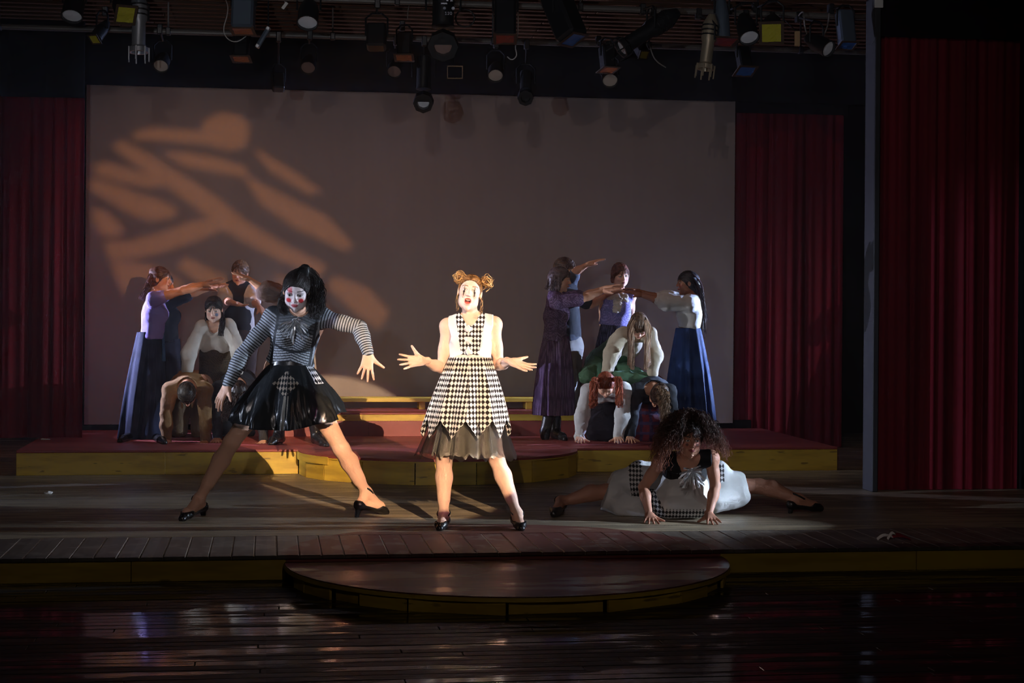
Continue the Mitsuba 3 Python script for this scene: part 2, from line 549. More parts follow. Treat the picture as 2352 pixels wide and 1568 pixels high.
# half round step before the stage
t = thing('half_round_step', 'low half round step with worn red top and yellow rim before the stage', 'step')
add('top', prism(half_disc(CIRC[2], 64, cx=CIRC[0], cy=YF - 0.006), -0.046, -0.040), 'm_step_top', t)
add('rim', prism(half_disc(CIRC[2] + 0.004, 64, cx=CIRC[0], cy=YF - 0.006), -0.068, -0.0465), 'm_yellow', t, label='painted rim of the step')
add('core', prism(half_disc(CIRC[2] - 0.09, 32, cx=CIRC[0], cy=YF - 0.006), -0.14, -0.068), 'm_black', t)
angs = [180, 192, 201, 214, 224, 238, 262, 286, 309, 322, 335, 347, 360]
for i, (a, b) in enumerate(zip(angs[:-1], angs[1:])):
    r = CIRC[2] - (0.02 if i % 3 else 0.05)
    A = np.array([CIRC[0] + r * math.cos(math.radians(a + .4)), YF - 0.008 + r * math.sin(math.radians(a + .4))])
    B = np.array([CIRC[0] + r * math.cos(math.radians(b - .4)), YF - 0.008 + r * math.sin(math.radians(b - .4))])
    nrm = np.array([-(B - A)[1], (B - A)[0]])
    nrm = -nrm / np.linalg.norm(nrm)
    nrm = nrm if nrm @ ((A + B) / 2 - np.array(CIRC[:2])) < 0 else -nrm
    add('panel', prism(Polygon([A, B, B + nrm * 0.015, A + nrm * 0.015]), -0.139, -0.069), 'm_yellow', t)
# long platform
t = thing('stage_platform', 'long low platform with red top and yellow front across the back of the stage', 'platform')
add('top', boxm((PX0, YP0, PT - 0.02), (PX1, YB - 0.03, PT), 0.004), 'm_red', t)
add('base', boxm((PX0 + 0.03, YP0 + 0.03, 0.0), (PX1 - 0.03, YB - 0.05, PT - 0.02)), 'm_black', t)
cx0, cx1 = float(YP(685, 1090, YP0)[0]), float(YP(1322, 1080, YP0)[0])
for a, b in ((PX0, PX0 + 1.22), (PX0 + 1.22, cx0), (cx1, cx1 + 1.05), (cx1 + 1.05, PX1)):
    add('front_panel', boxm((a + 0.001, YP0 + 0.003, 0.001), (b - 0.001, YP0 + 0.021, PT - 0.021), 0.002), 'm_yellow', t)
for s, xx in ((0, PX0), (1, PX1)):
    add('side_panel', boxm((xx + (0.002 if s == 0 else -0.02), YP0 + 0.022, 0.001), (xx + (0.02 if s == 0 else -0.002), YB - 0.05, PT - 0.021)), 'm_yellow', t)
# half round front of the platform
ccx, cr = (cx0 + cx1) / 2, (cx1 - cx0) / 2
t = thing('round_platform', 'half round red platform with yellow faceted front before the long platform', 'platform')
RO = cr * 0.86


def ellpt(deg, g=0.0):
    a = math.radians(deg)
    return np.array([ccx + (cr + g) * math.cos(a), YP0 - 0.004 + (RO + g) * math.sin(a)])


def half_ell(g, n=60):
    return Polygon([ellpt(180 + 180 * i / (n - 1), g) for i in range(n)])


add('top', prism(half_ell(0.0), PT - 0.02, PT - 0.001), 'm_red', t)
add('edge', prism(half_ell(0.003), PT - 0.032, PT - 0.0205), 'm_yellow', t, label='thin yellow edge of the platform top')
add('core', prism(half_ell(-0.06), 0.0, PT - 0.032), 'm_black', t)
angs = [180, 197, 213, 234, 256, 280, 305, 331, 347, 360]
for a, b in zip(angs[:-1], angs[1:]):
    A, B, C, D = ellpt(a + .25, -0.006), ellpt(b - .25, -0.006), ellpt(b - .25, -0.026), ellpt(a + .25, -0.026)
    add('front_panel', prism(Polygon([A, B, C, D]), 0.001, PT - 0.033), 'm_yellow', t)
band = [ellpt(180.5 + 36 * i / 14, 0.012) for i in range(15)] + [ellpt(216.5 - 36 * i / 14, 0.005) for i in range(15)]
add('trim_strip', prism(Polygon(band), PT - 0.075, PT - 0.012), 'm_yellow', t, label='bent strip nailed along the left end of the rim')
# upper step
S0 = W(430, 1007, 15.75)
YS = float(S0[1])
SX0, SX1 = float(YP(575, 1000, YS)[0]), float(YP(1345, 1000, YS)[0])
SH = 0.43
YS1 = YS + 0.82
t = thing('upper_step', 'red step with a yellow front band on the middle of the long platform', 'step')
add('top', boxm((SX0, YS, SH - 0.015), (SX1, YS1, SH), 0.003), 'm_red', t)
add('front_band', boxm((SX0, YS - 0.008, SH - 0.075), (SX1, YS + 0.012, SH - 0.0155), 0.002), 'm_yellow', t)
xx = SX0
while xx < SX1 - 0.05:
    b = min(xx + 1.1, SX1)
    add('riser_panel', boxm((xx + 0.001, YS, PT + 0.001), (b - 0.001, YS + 0.015, SH - 0.076)), 'm_red', t)
    xx += 1.1
add('base', boxm((SX0 + 0.01, YS + 0.016, PT + 0.001), (SX1 - 0.01, YS1 - 0.01, SH - 0.016)), 'm_black', t)
# bench
YN = YS + 0.50
t = thing('low_bench', 'low open yellow bench standing on the upper step before the backdrop', 'bench')
BX0, BX1 = float(YP(655, 915, YN)[0]), float(YP(1290, 915, YN)[0])
add('seat', boxm((BX0, YN, 0.505), (BX1, YN + 0.28, 0.545), 0.004), 'm_yellow', t)
for px in (700, 970, 1216):
    xc = float(YP(px, 930, YN)[0])
    v, f = boxm((xc - 0.03, YN + 0.02, SH + 0.001), (xc + 0.03, YN + 0.08, 0.505), 0.004)
    add('post', (v, f), 'm_yellow', t)
    add('post', (v + [0, 0.17, 0], f), 'm_yellow', t)
# ------------------------------------------------------------------ backdrop and drapes


def sheet(P, nu, nv, fold, thick=0.006):
    """A hanging cloth between four corners (bottom left, bottom right, top right, top left); fold(u, v) pushes it upstage."""
    u, v = np.meshgrid(np.linspace(0, 1, nu), np.linspace(0, 1, nv), indexing='ij')
    P = np.asarray(P, float)
    X = ((1 - u) * (1 - v))[..., None] * P[0] + (u * (1 - v))[..., None] * P[1] + (u * v)[..., None] * P[2] + ((1 - u) * v)[..., None] * P[3]
    off = fold(u, v)
    A = X + np.array([0, 1, 0]) * off[..., None]
    B = A + np.array([0, thick, 0])
    va = np.concatenate([A.reshape(-1, 3), B.reshape(-1, 3)])
    i = np.arange(nu * nv).reshape(nu, nv)
    q = np.stack([i[:-1, :-1], i[1:, :-1], i[1:, 1:], i[:-1, 1:]], -1).reshape(-1, 4)
    N = nu * nv
    fs = [q, q[:, ::-1] + N]
    for e in (i[:, 0], i[::-1, -1], i[0, ::-1], i[-1, :]):
        fs.append(np.stack([e[:-1], e[:-1] + N, e[1:] + N, e[1:]], 1))
    f = np.vstack(fs)
    return va, np.vstack([f[:, [0, 1, 2]], f[:, [0, 2, 3]]])


def drape_fold(width, pitch, seed, depth=0.05):
    r = np.random.default_rng(seed)
    xs, x = [], 0.0
    while x < width:
        xs.append((x, r.uniform(0.012, 0.035), r.uniform(0.4, 1.0), r.uniform(-0.03, 0.03)))
        x += pitch * r.uniform(0.55, 1.35)

    def fold(u, v):
        X = u * width
        o = 0.012 * np.sin(X * 2 * np.pi / (pitch * 2.1)) + 0.006 * np.sin(X * 2 * np.pi / (pitch * .63) + 1)
        for x0, w, a, s in xs:
            o = o + depth * a * np.exp(-((X - x0 - s * (v - 0.5)) / w) ** 2)
        return o
    return fold


b0, b1 = YP(193, 974, YB), YP(1683, 972, YB)
zb = (b0[2] + b1[2]) / 2
WB = b1[0] - b0[0]
mesh = sheet([(b0[0], YB, zb), (b1[0], YB, zb), (b1[0], YB, 3.95), (b0[0], YB, 3.95)], 90, 10,
             lambda u, v: 0.006 * np.sin(u * 37) * (1 - v) + 0.01 * np.sin(u * 9 + v * 2))
tag(add('backdrop', mesh, 'm_backdrop', smooth=True), 'wide plain grey brown cloth backdrop hanging behind the platforms', 'backdrop')
struct('baseboard_back', boxm((b0[0] - 0.2, YB + 0.02, PT), (b1[0] + 0.2, YB + 0.05, zb + 0.03)), 'm_black')


def drape(key, label, pl, pr, y, zt, zb_, pitch, seed, m='m_drape', depth=0.05, cat='curtain', nu=260):
    x0, x1 = float(YP(pl, 700, y)[0]), float(YP(pr, 700, y)[0])
    mesh = sheet([(x0, y, zb_), (x1, y, zb_), (x1, y, zt), (x0, y, zt)], nu, 6, drape_fold(x1 - x0, pitch, seed, depth))
    k = add(numbered(key), mesh, m, smooth=True)
    return tag(k, label, cat), x0, x1


YL = float(Z(100, 1062, 0)[1])
YR = float(Z(2180, 1125, 0)[1])
drape('red_curtain', 'dark red curtain hanging at the left end beside the backdrop', -40, 191, YL, float(YP(100, 220, YL)[2]), 0.225, 0.15, 3, depth=0.03)
drape('red_curtain', 'dark red curtain between the backdrop and the dark gap on the right', 1687, 1936, YB + 0.05, float(YP(1800, 257, YB + .05)[2]), 0.004, 0.17, 5, depth=0.03)
_, rx0, rx1 = drape('red_curtain', 'large dark red curtain nearest on the right with its hem at the stage floor', 2019, 2341, YR, float(YP(2180, 86, YR)[2]), 0.004, 0.13, 8, depth=0.022)
# black borders and legs
zl, zr = float(YP(193, 194, YB - .12)[2]), float(YP(1684, 233, YB - .12)[2])
k = add('black_border', sheet([(b0[0] - 0.4, YB - .12, zl), (b1[0] + 1.4, YB - .12, zr), (b1[0] + 1.4, YB - .12, 4.33), (b0[0] - 0.4, YB - .12, 4.33)], 120, 5, lambda u, v: 0.012 * np.sin(u * 60)), 'm_black', smooth=True)
tag(k, 'black border cloth hanging along the top of the backdrop', 'curtain')
for lab, pl, pr, y, zlo, ztop in (('black cloth above the left red curtain', -60, 191, YL - .08, float(YP(100, 220, YL)[2]) - .02, 4.33),
                                  ('black cloth above the red curtain beside the dark gap', 1687, 1948, YB - .02, float(YP(1800, 257, YB)[2]) - .02, 4.33),
                                  ('black cloth above the large red curtain on the right', 2019, 2400, YR - .08, float(YP(2180, 86, YR)[2]) - .02, 4.33)):
    drape('black_border', lab, pl, pr, y, ztop, zlo, 0.5, 11, 'm_black', 0.01, nu=60)
drape('black_side_curtain', 'black side curtain at the far right edge beside the large red curtain', 2342, 2460, YR - 0.03, 4.33, 0.004, 0.3, 12, 'm_black', 0.02, nu=60)
px0 = float(YP(2004, 700, YR - .1)[0])
px1 = float(YP(2017, 700, YR - .1)[0])
k = thing('curtain_post', 'tall grey post at the edge of the large red curtain', 'post')
add('post', boxm((px0, YR - 0.12, 0.0), (px1, YR + 0.10, 4.33), 0.006), 'm_post', k)
add('top_bracket', boxm((px0 - 0.012, YR - 0.135, float(YP(2000, 24, YR)[2])), (px1 + 0.012, YR - 0.121, float(YP(2000, -40, YR)[2])), 0.003), 'm_paper', k, label='pale plate at the top of the post')
struct('wall_back', boxm((-7, 19.0, 0), (9, 19.1, 5.2)), 'm_black')
struct('wall_left', boxm((-7.1, 10, 0), (-7.0, 19.1, 5.2)), 'm_black')
struct('wall_right', boxm((9.0, 10, 0), (9.1, 19.1, 5.2)), 'm_black')
# slatted ceiling
struct('ceiling', boxm((-7, 12.6, 4.35), (9, 19.1, 4.45)), 'm_black')
y = 13.0
while y < 16.2:
    j = RNG.uniform(-0.5, 0.5)
    for a, b in ((-5.5, -1.2 + j), (-1.2 + j, 2.6 + j), (2.6 + j, 8.0)):
        add('slat', boxm((a + .004, y, 3.98), (b - .004, y + 0.07, 4.03 + RNG.uniform(0, .01)), 0.004), 'm_wood_slat', 'ceiling')
    y += 0.2
for yy in (13.2, 14.3, 15.3):
    for xx in (-4.2, -2, 0.2, 2.4, 4.6, 6.4):
        add('hanger', boxm((xx, yy - .01, 4.0), (xx + 0.03, yy + .02, 4.36)), 'm_black_metal', 'ceiling')
# the unseen pattern lantern and its light
HOLES = [[(760, 260), (850, 215), (960, 225), (1020, 290), (1000, 400), (920, 425), (800, 400), (740, 330)], [(330, 335), (440, 303), (700, 320), (860, 352), (860, 396), (700, 383), (450, 362), (335, 357)],
         [(212, 402), (262, 378), (400, 448), (560, 550), (800, 700), (1000, 862), (1250, 1012), (1480, 1125), (1450, 1185), (1200, 1082), (900, 922), (700, 762), (500, 622), (330, 502), (230, 424)],
         [(520, 448), (650, 452), (850, 488), (1000, 540), (1010, 590), (850, 560), (640, 520)], [(98, 524), (160, 508), (300, 548), (460, 588), (520, 636), (420, 648), (250, 612), (110, 572)],
         [(76, 612), (160, 622), (300, 676), (480, 736), (582, 784), (560, 828), (430, 850), (300, 798), (150, 708), (80, 662)], [(88, 788), (150, 800), (230, 860), (262, 918), (220, 945), (140, 930), (100, 860)],
         [(158, 985), (300, 985), (500, 930), (700, 862), (850, 842), (880, 890), (750, 950), (500, 1038), (300, 1080), (192, 1082)], [(200, 1108), (350, 1112), (500, 1145), (620, 1230), (580, 1340), (360, 1390), (262, 1260)],
         [(1000, 590), (1250, 720), (1480, 830), (1640, 1000), (1600, 1030), (1300, 890), (1100, 750)], [(1060, 430), (1280, 560), (1450, 680), (1380, 690), (1150, 550)],
         [(640, 1080), (880, 1195), (1120, 1350), (1080, 1420), (820, 1290), (600, 1130)], [(1540, 1190), (1740, 1270), (1860, 1400), (1800, 1500), (1650, 1390), (1500, 1250)], [(1180, 1180), (1330, 1250), (1500, 1400), (1450, 1420), (1260, 1300)]]
ga = unit(GOBO_TO - GOBO_AT)
GR = frame(ga)
GD = 1.5


def to_plate(cx, cy):
    q = (YP(180 + cx / 2.613, 180 + cy / 2.613, YB) - GOBO_AT) @ GR
    return (q[0] / q[2] * GD, q[1] / q[2] * GD)


k = thing('pattern_lantern', 'unseen long black lantern in the house that throws streaks of amber light on the backdrop', 'stage light')
disc = Point(0, 0).buffer(0.22, 32)
holes = unary_union([Polygon([to_plate(*q) for q in h]).buffer(0) for h in HOLES]).buffer(0.001)
add('pattern_plate', place(prism(disc.difference(holes), GD, GD + 0.001) if disc.difference(holes).geom_type == 'Polygon' else cat_([prism(g, GD, GD + 0.001) for g in disc.difference(holes).geoms]), GR, GOBO_AT), 'm_black_metal', k)
add('tube', place(lathe([(0.001, -0.12), (0.10, -0.12), (0.12, 0.0), (0.221, GD - 0.2), (0.221, GD + .004), (0.215, GD + .004), (0.215, GD - 0.19), (0.115, 0.01), (0.09, -0.10), (0.001, -0.10)], 32), GR, GOBO_AT), 'm_black', k)
add('stand', tube([GOBO_AT + ga * .7 - UPW * .19, [*(GOBO_AT + ga * .7)[:2], 0]], .025, 8), 'm_black_metal', k)
a_ = np.arange(16) * 2 * np.pi / 16
lampv = np.concatenate([[[0, 0, 0]], np.stack([np.cos(a_) * .0055, np.sin(a_) * .0055, a_ * 0], 1)])
key = add('lamp', place((lampv, np.stack([np.zeros(16, int), 1 + np.arange(16), 1 + (np.arange(16) + 1) % 16], 1)), GR, GOBO_AT), 'm_black', k)
scene[key]['emitter'] = {'type': 'area', 'radiance': rgbt(GOBO_E * 2.9)}
# unseen side lanterns in the wings; added barn doors keep boom light off the backdrop
for nm, pos, aim, *_ in SIDE:
    pos, aim = np.array(pos), np.array(aim)
    k = thing('side_lantern', {'middle_lamp_right': 'unseen black side lantern on a stand before the right end of the platform', 'middle_lamp_left': 'unseen black side lantern on a stand in the left wing before the platform', 'side_lamp_right': 'unseen black side lantern on a stand beyond the right edge of the stage front', 'side_lamp_left': 'unseen black side lantern on a stand beyond the left edge of the stage front',
                               'boom_lamp_right': 'unseen black side lantern on a stand behind the large red curtain', 'boom_lamp_left': 'unseen black side lantern on a stand behind the left red curtain'}[nm], 'stage light', 'unseen side lanterns in the wings')
    d = unit([aim[0] - pos[0], 0, 0])
    R = frame(unit(aim - pos))
    add('body', place(boxm((-.12, -.12, -.38), (.12, .12, -.03), .03), R, pos), 'm_black_metal', k, 20)
    add('stand', tube([[*(pos - unit(aim - pos) * .2)[:2], pos[2] - .12], [*(pos - unit(aim - pos) * .2)[:2], 0.03]], .02, 8), 'm_black_metal', k)
    add('foot', place(lathe([(.001, 0.03), (.2, .02), (.22, 0.002), (.001, 0.002)], 20), None, [*(pos - unit(aim - pos) * .2)[:2], 0]), 'm_black_metal', k)
    if nm.startswith('boom'):
        u = unit(d + np.array([0, 0.03, 0]))
        p0 = pos + np.array([0, .012, 0])
        nn = np.cross(u, UPW) * np.sign(np.cross(u, UPW)[1])
        v, f = boxm((0, 0, -.25), (.30, .006, .25))
        add('barn_door', (p0 + v[:, :1] * u + v[:, 1:2] * nn + v[:, 2:] * UPW, f), 'm_black', k)
# unseen house lantern; its added door keeps light off the stage front
k = thing('house_lantern', 'unseen black lantern in the house with a lower door that darkens the stage front', 'stage light')
d = unit(W(1120, 860, 13.0) - HOUSE)
add('body', place(boxm((-.15, -.15, -.42), (.15, .15, -.03), .03), frame(d), HOUSE), 'm_black_metal', k, 20)
hf = np.array([0.0, 1.0, 0.0])
u = math.cos(math.radians(19.9)) * hf - math.sin(math.radians(19.9)) * UPW
w = np.cross(hf, UPW)
v, f = boxm((0, -.9, -.006), (.6, .9, 0))
add('barn_door', (HOUSE - UPW * .004 + v[:, :1] * u + v[:, 1:2] * w + v[:, 2:] * UPW, f), 'm_black_metal', k)
add('hanger', tube([HOUSE - d * .25 + UPW * .15, HOUSE - d * .25 + UPW * 1.0], .02, 8), 'm_black_metal', k)
# litter on the stage
a = Z(109, 1134, 0)
m = field_mesh([ell(a + [0, 0, 0.008], np.eye(3), (0.028, 0.02, 0.010)), ell(a + [0.022, 0, 0.01], np.eye(3), (0.018, 0.014, 0.010))], 0.004)
tag(add('paper_scrap', wrinkle(m, 0.006, 60), 'm_paper', smooth=30), 'crumpled white paper scrap on the stage floor at left', 'paper')
a = Z(105, 1010, PT)
m = field_mesh([ell(a + [0, 0, 0.006], np.eye(3), (0.045, 0.02, 0.008))], 0.004)
tag(add('paper_scrap', wrinkle(m, 0.006, 50, 2), 'm_paper', smooth=30), 'flat pale scrap lying on the left end of the long platform', 'paper')
a = Z(2050, 1240, 0)
k = thing('ribbon_scrap', 'small red and white ribbon bow lying on the stage floor at right', 'ribbon')
bows = [[(-.10, .0, .005), (-.05, .01, .03), (0, 0, .02)], [(.11, -.02, .005), (.05, .0, .025), (0, 0, .02)], [(-.04, -.02, .008), (0, 0, .045), (.04, .02, .01)], [(0, 0, .02), (.06, .03, .03), (.1, .04, .006)]]
for i, b in enumerate(bows):
    p = spline(b, 9) + a
    side = np.array([0.0, 0.012, 0.006])
    v = np.concatenate([p - side, p + side, p - side + [0, 0, .002], p + side + [0, 0, .002]])
    j = np.arange(8)
    f = np.concatenate([np.stack([j, j + 1, j + 10, j + 9], 1), np.stack([j + 18, j + 27, j + 28, j + 19], 1)])
    f = np.vstack([f[:, [0, 1, 2]], f[:, [0, 2, 3]]])
    add('loop', (v, f), 'm_paper' if i in (0, 2) else 'm_drape', k, smooth=False)
# ------------------------------------------------------------------ people
SKIN = np.array(lin(226, 178, 150))
SKIN_DARK = np.array(lin(140, 92, 66))
SKIN_TAN = np.array(lin(205, 152, 120))


class Head:
    """A head about c, 0.225 m tall at size 1, looking along face."""

    def __init__(self, c, face, up, s=1.0, mouth=0.0):
        self.c, self.s = np.asarray(c, float), s
        f = unit(face)
        u = unit(np.asarray(up, float) - f * (np.asarray(up, float) @ f))
        self.R = np.stack([np.cross(f, u), f, u], 1)
        self.mouth = mouth

    def to(self, q):
        return self.c + self.s * (np.atleast_2d(q) @ self.R.T).squeeze()

    def loc(self, p):
        return ((p - self.c) @ self.R) / self.s

    def e(self, c, r, k=0.012):
        return ell(self.to(c), self.R, np.asarray(r) * self.s, k * self.s)

    def co(self, a, b, r1, r2, k=0.012):
        return cone(self.to(a), self.to(b), r1 * self.s, r2 * self.s, k * self.s)

    def steps(self):
        e, co = self.e, self.co
        A = [('+', e((0, -0.012, 0.032), (0.072, 0.090, 0.080))), ('+', e((0, 0.018, -0.022), (0.059, 0.066, 0.080), 0.03)),
             ('+', co((0, 0.028, -0.066 - 0.012 * self.mouth), (0, 0.060, -0.098 - 0.014 * self.mouth), 0.042, 0.017, 0.025)),
             ('+', co((-0.03, 0.074, 0.026), (0.03, 0.074, 0.026), 0.011, 0.011, 0.02)),
             ('+', e((0.037, 0.052, -0.024), (0.022, 0.022, 0.024), 0.02)), ('+', e((-0.037, 0.052, -0.024), (0.022, 0.022, 0.024), 0.02))]
        for x in (-1, 1):
            A.append(('+', e((x * 0.030, 0.018, -0.062 - 0.006 * self.mouth), (0.030, 0.036, 0.032), 0.03)))
        for x in (-0.031, 0.031):
            A += [('-', e((x, 0.094, 0.006), (0.016, 0.018, 0.011), 0.012)), ('+', e((x, 0.0735, 0.005), (0.0125, 0.0125, 0.0115), 0.003)),
                  ('+', e((x, 0.0765, 0.013), (0.016, 0.012, 0.005), 0.006))]
        A += [('+', co((0, 0.080, 0.016), (0, 0.101, -0.026), 0.0075, 0.0105, 0.012)), ('+', e((0.0105, 0.090, -0.029), (0.008, 0.011, 0.008), 0.006)),
              ('+', e((-0.0105, 0.090, -0.029), (0.008, 0.011, 0.008), 0.006))]
        if self.mouth > 0:
            A += [('+', co((-0.016, 0.080, -0.050), (0.016, 0.080, -0.050), 0.008, 0.008, 0.01)), ('+', co((-0.013, 0.076, -0.083), (0.013, 0.076, -0.083), 0.0085, 0.0085, 0.01)),
                  ('-', e((0, 0.092, -0.066), (0.019, 0.032, 0.0125), 0.004))]
        else:
            A += [('+', co((-0.017, 0.082, -0.056), (0.017, 0.082, -0.056), 0.0058, 0.0058, 0.008)), ('+', e((0, 0.089, -0.054), (0.012, 0.006, 0.0048), 0.005)),
                  ('+', e((0, 0.086, -0.064), (0.015, 0.008, 0.0058), 0.006))]
        for x in (-1, 1):
            A += [('+', e((x * 0.074, -0.008, -0.004), (0.009, 0.018, 0.029), 0.008)), ('-', e((x * 0.083, -0.004, -0.002), (0.006, 0.010, 0.017), 0.005))]
        return A

    def mesh(self, neck, h, nr=0.05, iris=(60, 45, 30)):
        st = self.steps()
        nk = cone(self.to((0, -0.018, -0.05)), neck, 0.050 * self.s, nr, 0.03)
        lo = np.min([p[1] for _, p in st] + [nk[1]], 0)
        hi = np.max([p[2] for _, p in st] + [nk[2]], 0)
        fd = Field(lo, hi, h)
        fd.add(nk)
        for sgn, p in st:
            fd.add(p, 0, None, sgn == '-')
        return fd.mesh()


def blob(q, c, r, soft=0.3):
    """1 inside an ellipse-like region of local head coordinates, 0 outside."""
    d = np.sqrt((((q - np.asarray(c)) / np.asarray(r)) ** 2).sum(1))
    return np.clip((1 - d) / soft + 0.5, 0, 1)[:, None]


def face_color(q, skin, brow=(70, 45, 30), lip=(150, 70, 65), iris=(70, 55, 35), makeup=None, mouth=0.0, white=None):
    c = np.tile(np.asarray(skin, float), (len(q), 1))

    def put(w, col, a=1.0):
        nonlocal c
        c = c * (1 - w * a) + np.asarray(lin(*col)) * w * a
    if white is not None:
        put(blob(q, (0, 0.06, -0.02), (0.075, 0.06, 0.10), 0.4), white[0], white[1])
    put(blob(q, (0.036, 0.06, -0.028), (0.024, 0.05, 0.018), 0.9), (205, 110, 95), 0.35)
    put(blob(q, (-0.036, 0.06, -0.028), (0.024, 0.05, 0.018), 0.9), (205, 110, 95), 0.35)
    for x in (-1, 1):
        arch = 0.027 + 0.004 - 60 * (q[:, 0] * x - 0.033) ** 2 * 0.1
        w = np.clip((0.0042 - np.abs(q[:, 2] - arch)) / 0.002, 0, 1) * (q[:, 0] * x > 0.014) * (q[:, 0] * x < 0.052) * (q[:, 1] > 0.03)
        put(w[:, None], brow, 0.85)
        ec = np.array([x * 0.031, 0.0735, 0.005])
        d = np.linalg.norm(q - ec, axis=1)
        ring = blob(q, (x * 0.031, 0.086, 0.005), (0.0165, 0.02, 0.0085), 0.3)
        put(ring, (50, 35, 30), 0.7)
        opn = blob(q, (x * 0.031, 0.086, 0.0045), (0.0135, 0.02, 0.0062), 0.2)
        put(opn * (d < 0.0150)[:, None], (225, 220, 215))
        put(blob(q, (x * 0.031, 0.086, 0.0050), (0.0058, 0.02, 0.0058), 0.15) * (d < 0.0152)[:, None], iris)
        put(blob(q, (x * 0.031, 0.086, 0.0050), (0.0026, 0.02, 0.0026), 0.15) * (d < 0.0152)[:, None], (10, 8, 8))
    if makeup:
        for col, cc, r, a in makeup:
            put(blob(q, cc, r, 0.35), col, a)
    if mouth > 0:
        put(blob(q, (0, 0.085, -0.067), (0.0235, 0.05, 0.0205), 0.2), lip)
        put(blob(q, (0, 0.07, -0.066), (0.0185, 0.05, 0.0125), 0.2), (60, 12, 14))
        put(blob(q, (0, 0.07, -0.0585), (0.0135, 0.05, 0.0042), 0.2), (235, 228, 215))
        put(blob(q, (0, 0.06, -0.074), (0.0135, 0.05, 0.0055), 0.4), (190, 85, 80))
    else:
        put(blob(q, (0, 0.09, -0.0585), (0.0215, 0.03, 0.0095), 0.3), lip, 0.85)
        w = np.clip((0.0014 - np.abs(q[:, 2] + 0.0592)) / 0.001, 0, 1) * (np.abs(q[:, 0]) < 0.019) * (q[:, 1] > 0.05)
        put(w[:, None], (60, 20, 22), 0.8)
    return c


def hand_prims(w, d, n, th, s=1.0, curl=0.3, spread=0.5, thumb=0.6):
    """Palm, four fingers and a thumb from the wrist w along d; n is the back of the hand, th the side of the thumb."""
    d = unit(d)
    n = unit(np.asarray(n, float) - d * (np.asarray(n, float) @ d))
    t = np.cross(n, d)
    if t @ np.asarray(th, float) < 0:
        t = -t
    w = np.asarray(w, float)

    def at(x, y, z=0.0):
        return w + s * (x * d + y * t + z * n)
    P = [cone(w - 0.03 * s * d, at(0.02, 0), 0.024 * s, 0.024 * s, 0.02, (n, 0.75))]
    K = [(0.088, 0.030), (0.092, 0.010), (0.087, -0.011), (0.078, -0.030)]
    L = [0.072, 0.080, 0.073, 0.058]
    for i, ((x, y), l) in enumerate(zip(K, L)):
        P.append(cone(at(0.012, y * 0.45), at(x, y), 0.018 * s, 0.0105 * s, 0.014 * s))
        a = spread * (0.30, 0.07, -0.14, -0.36)[i]
        fd = unit(math.cos(a) * d + math.sin(a) * t)
        p, ang = at(x, y), 0.0
        for j, (fr, r) in enumerate(((0.45, 0.0088), (0.31, 0.0078), (0.24, 0.0068))):
            ang += curl * (0.6, 0.8, 0.5)[j]
            q = p + s * l * fr * (math.cos(ang) * fd - math.sin(ang) * n)
            P.append(cone(p, q, r * s, (r - 0.0008) * s, 0.004 * s))
            p = q
    a0, a1, a2 = at(0.018, 0.018, -0.004), at(0.048, 0.030 + 0.024 * thumb, -0.012), at(0.070 - 0.008 * thumb, 0.034 + 0.044 * thumb, -0.016)
    a3 = a2 + (a2 - a1) * 0.85
    P += [cone(a0, a1, 0.017 * s, 0.0125 * s, 0.014 * s), cone(a1, a2, 0.0115 * s, 0.0095 * s, 0.005 * s), cone(a2, a3, 0.0095 * s, 0.0075 * s, 0.004 * s)]
    return P


def ground(q):
    return (PT if q[1] > YP0 + .1 else 0.0) + 0.0008


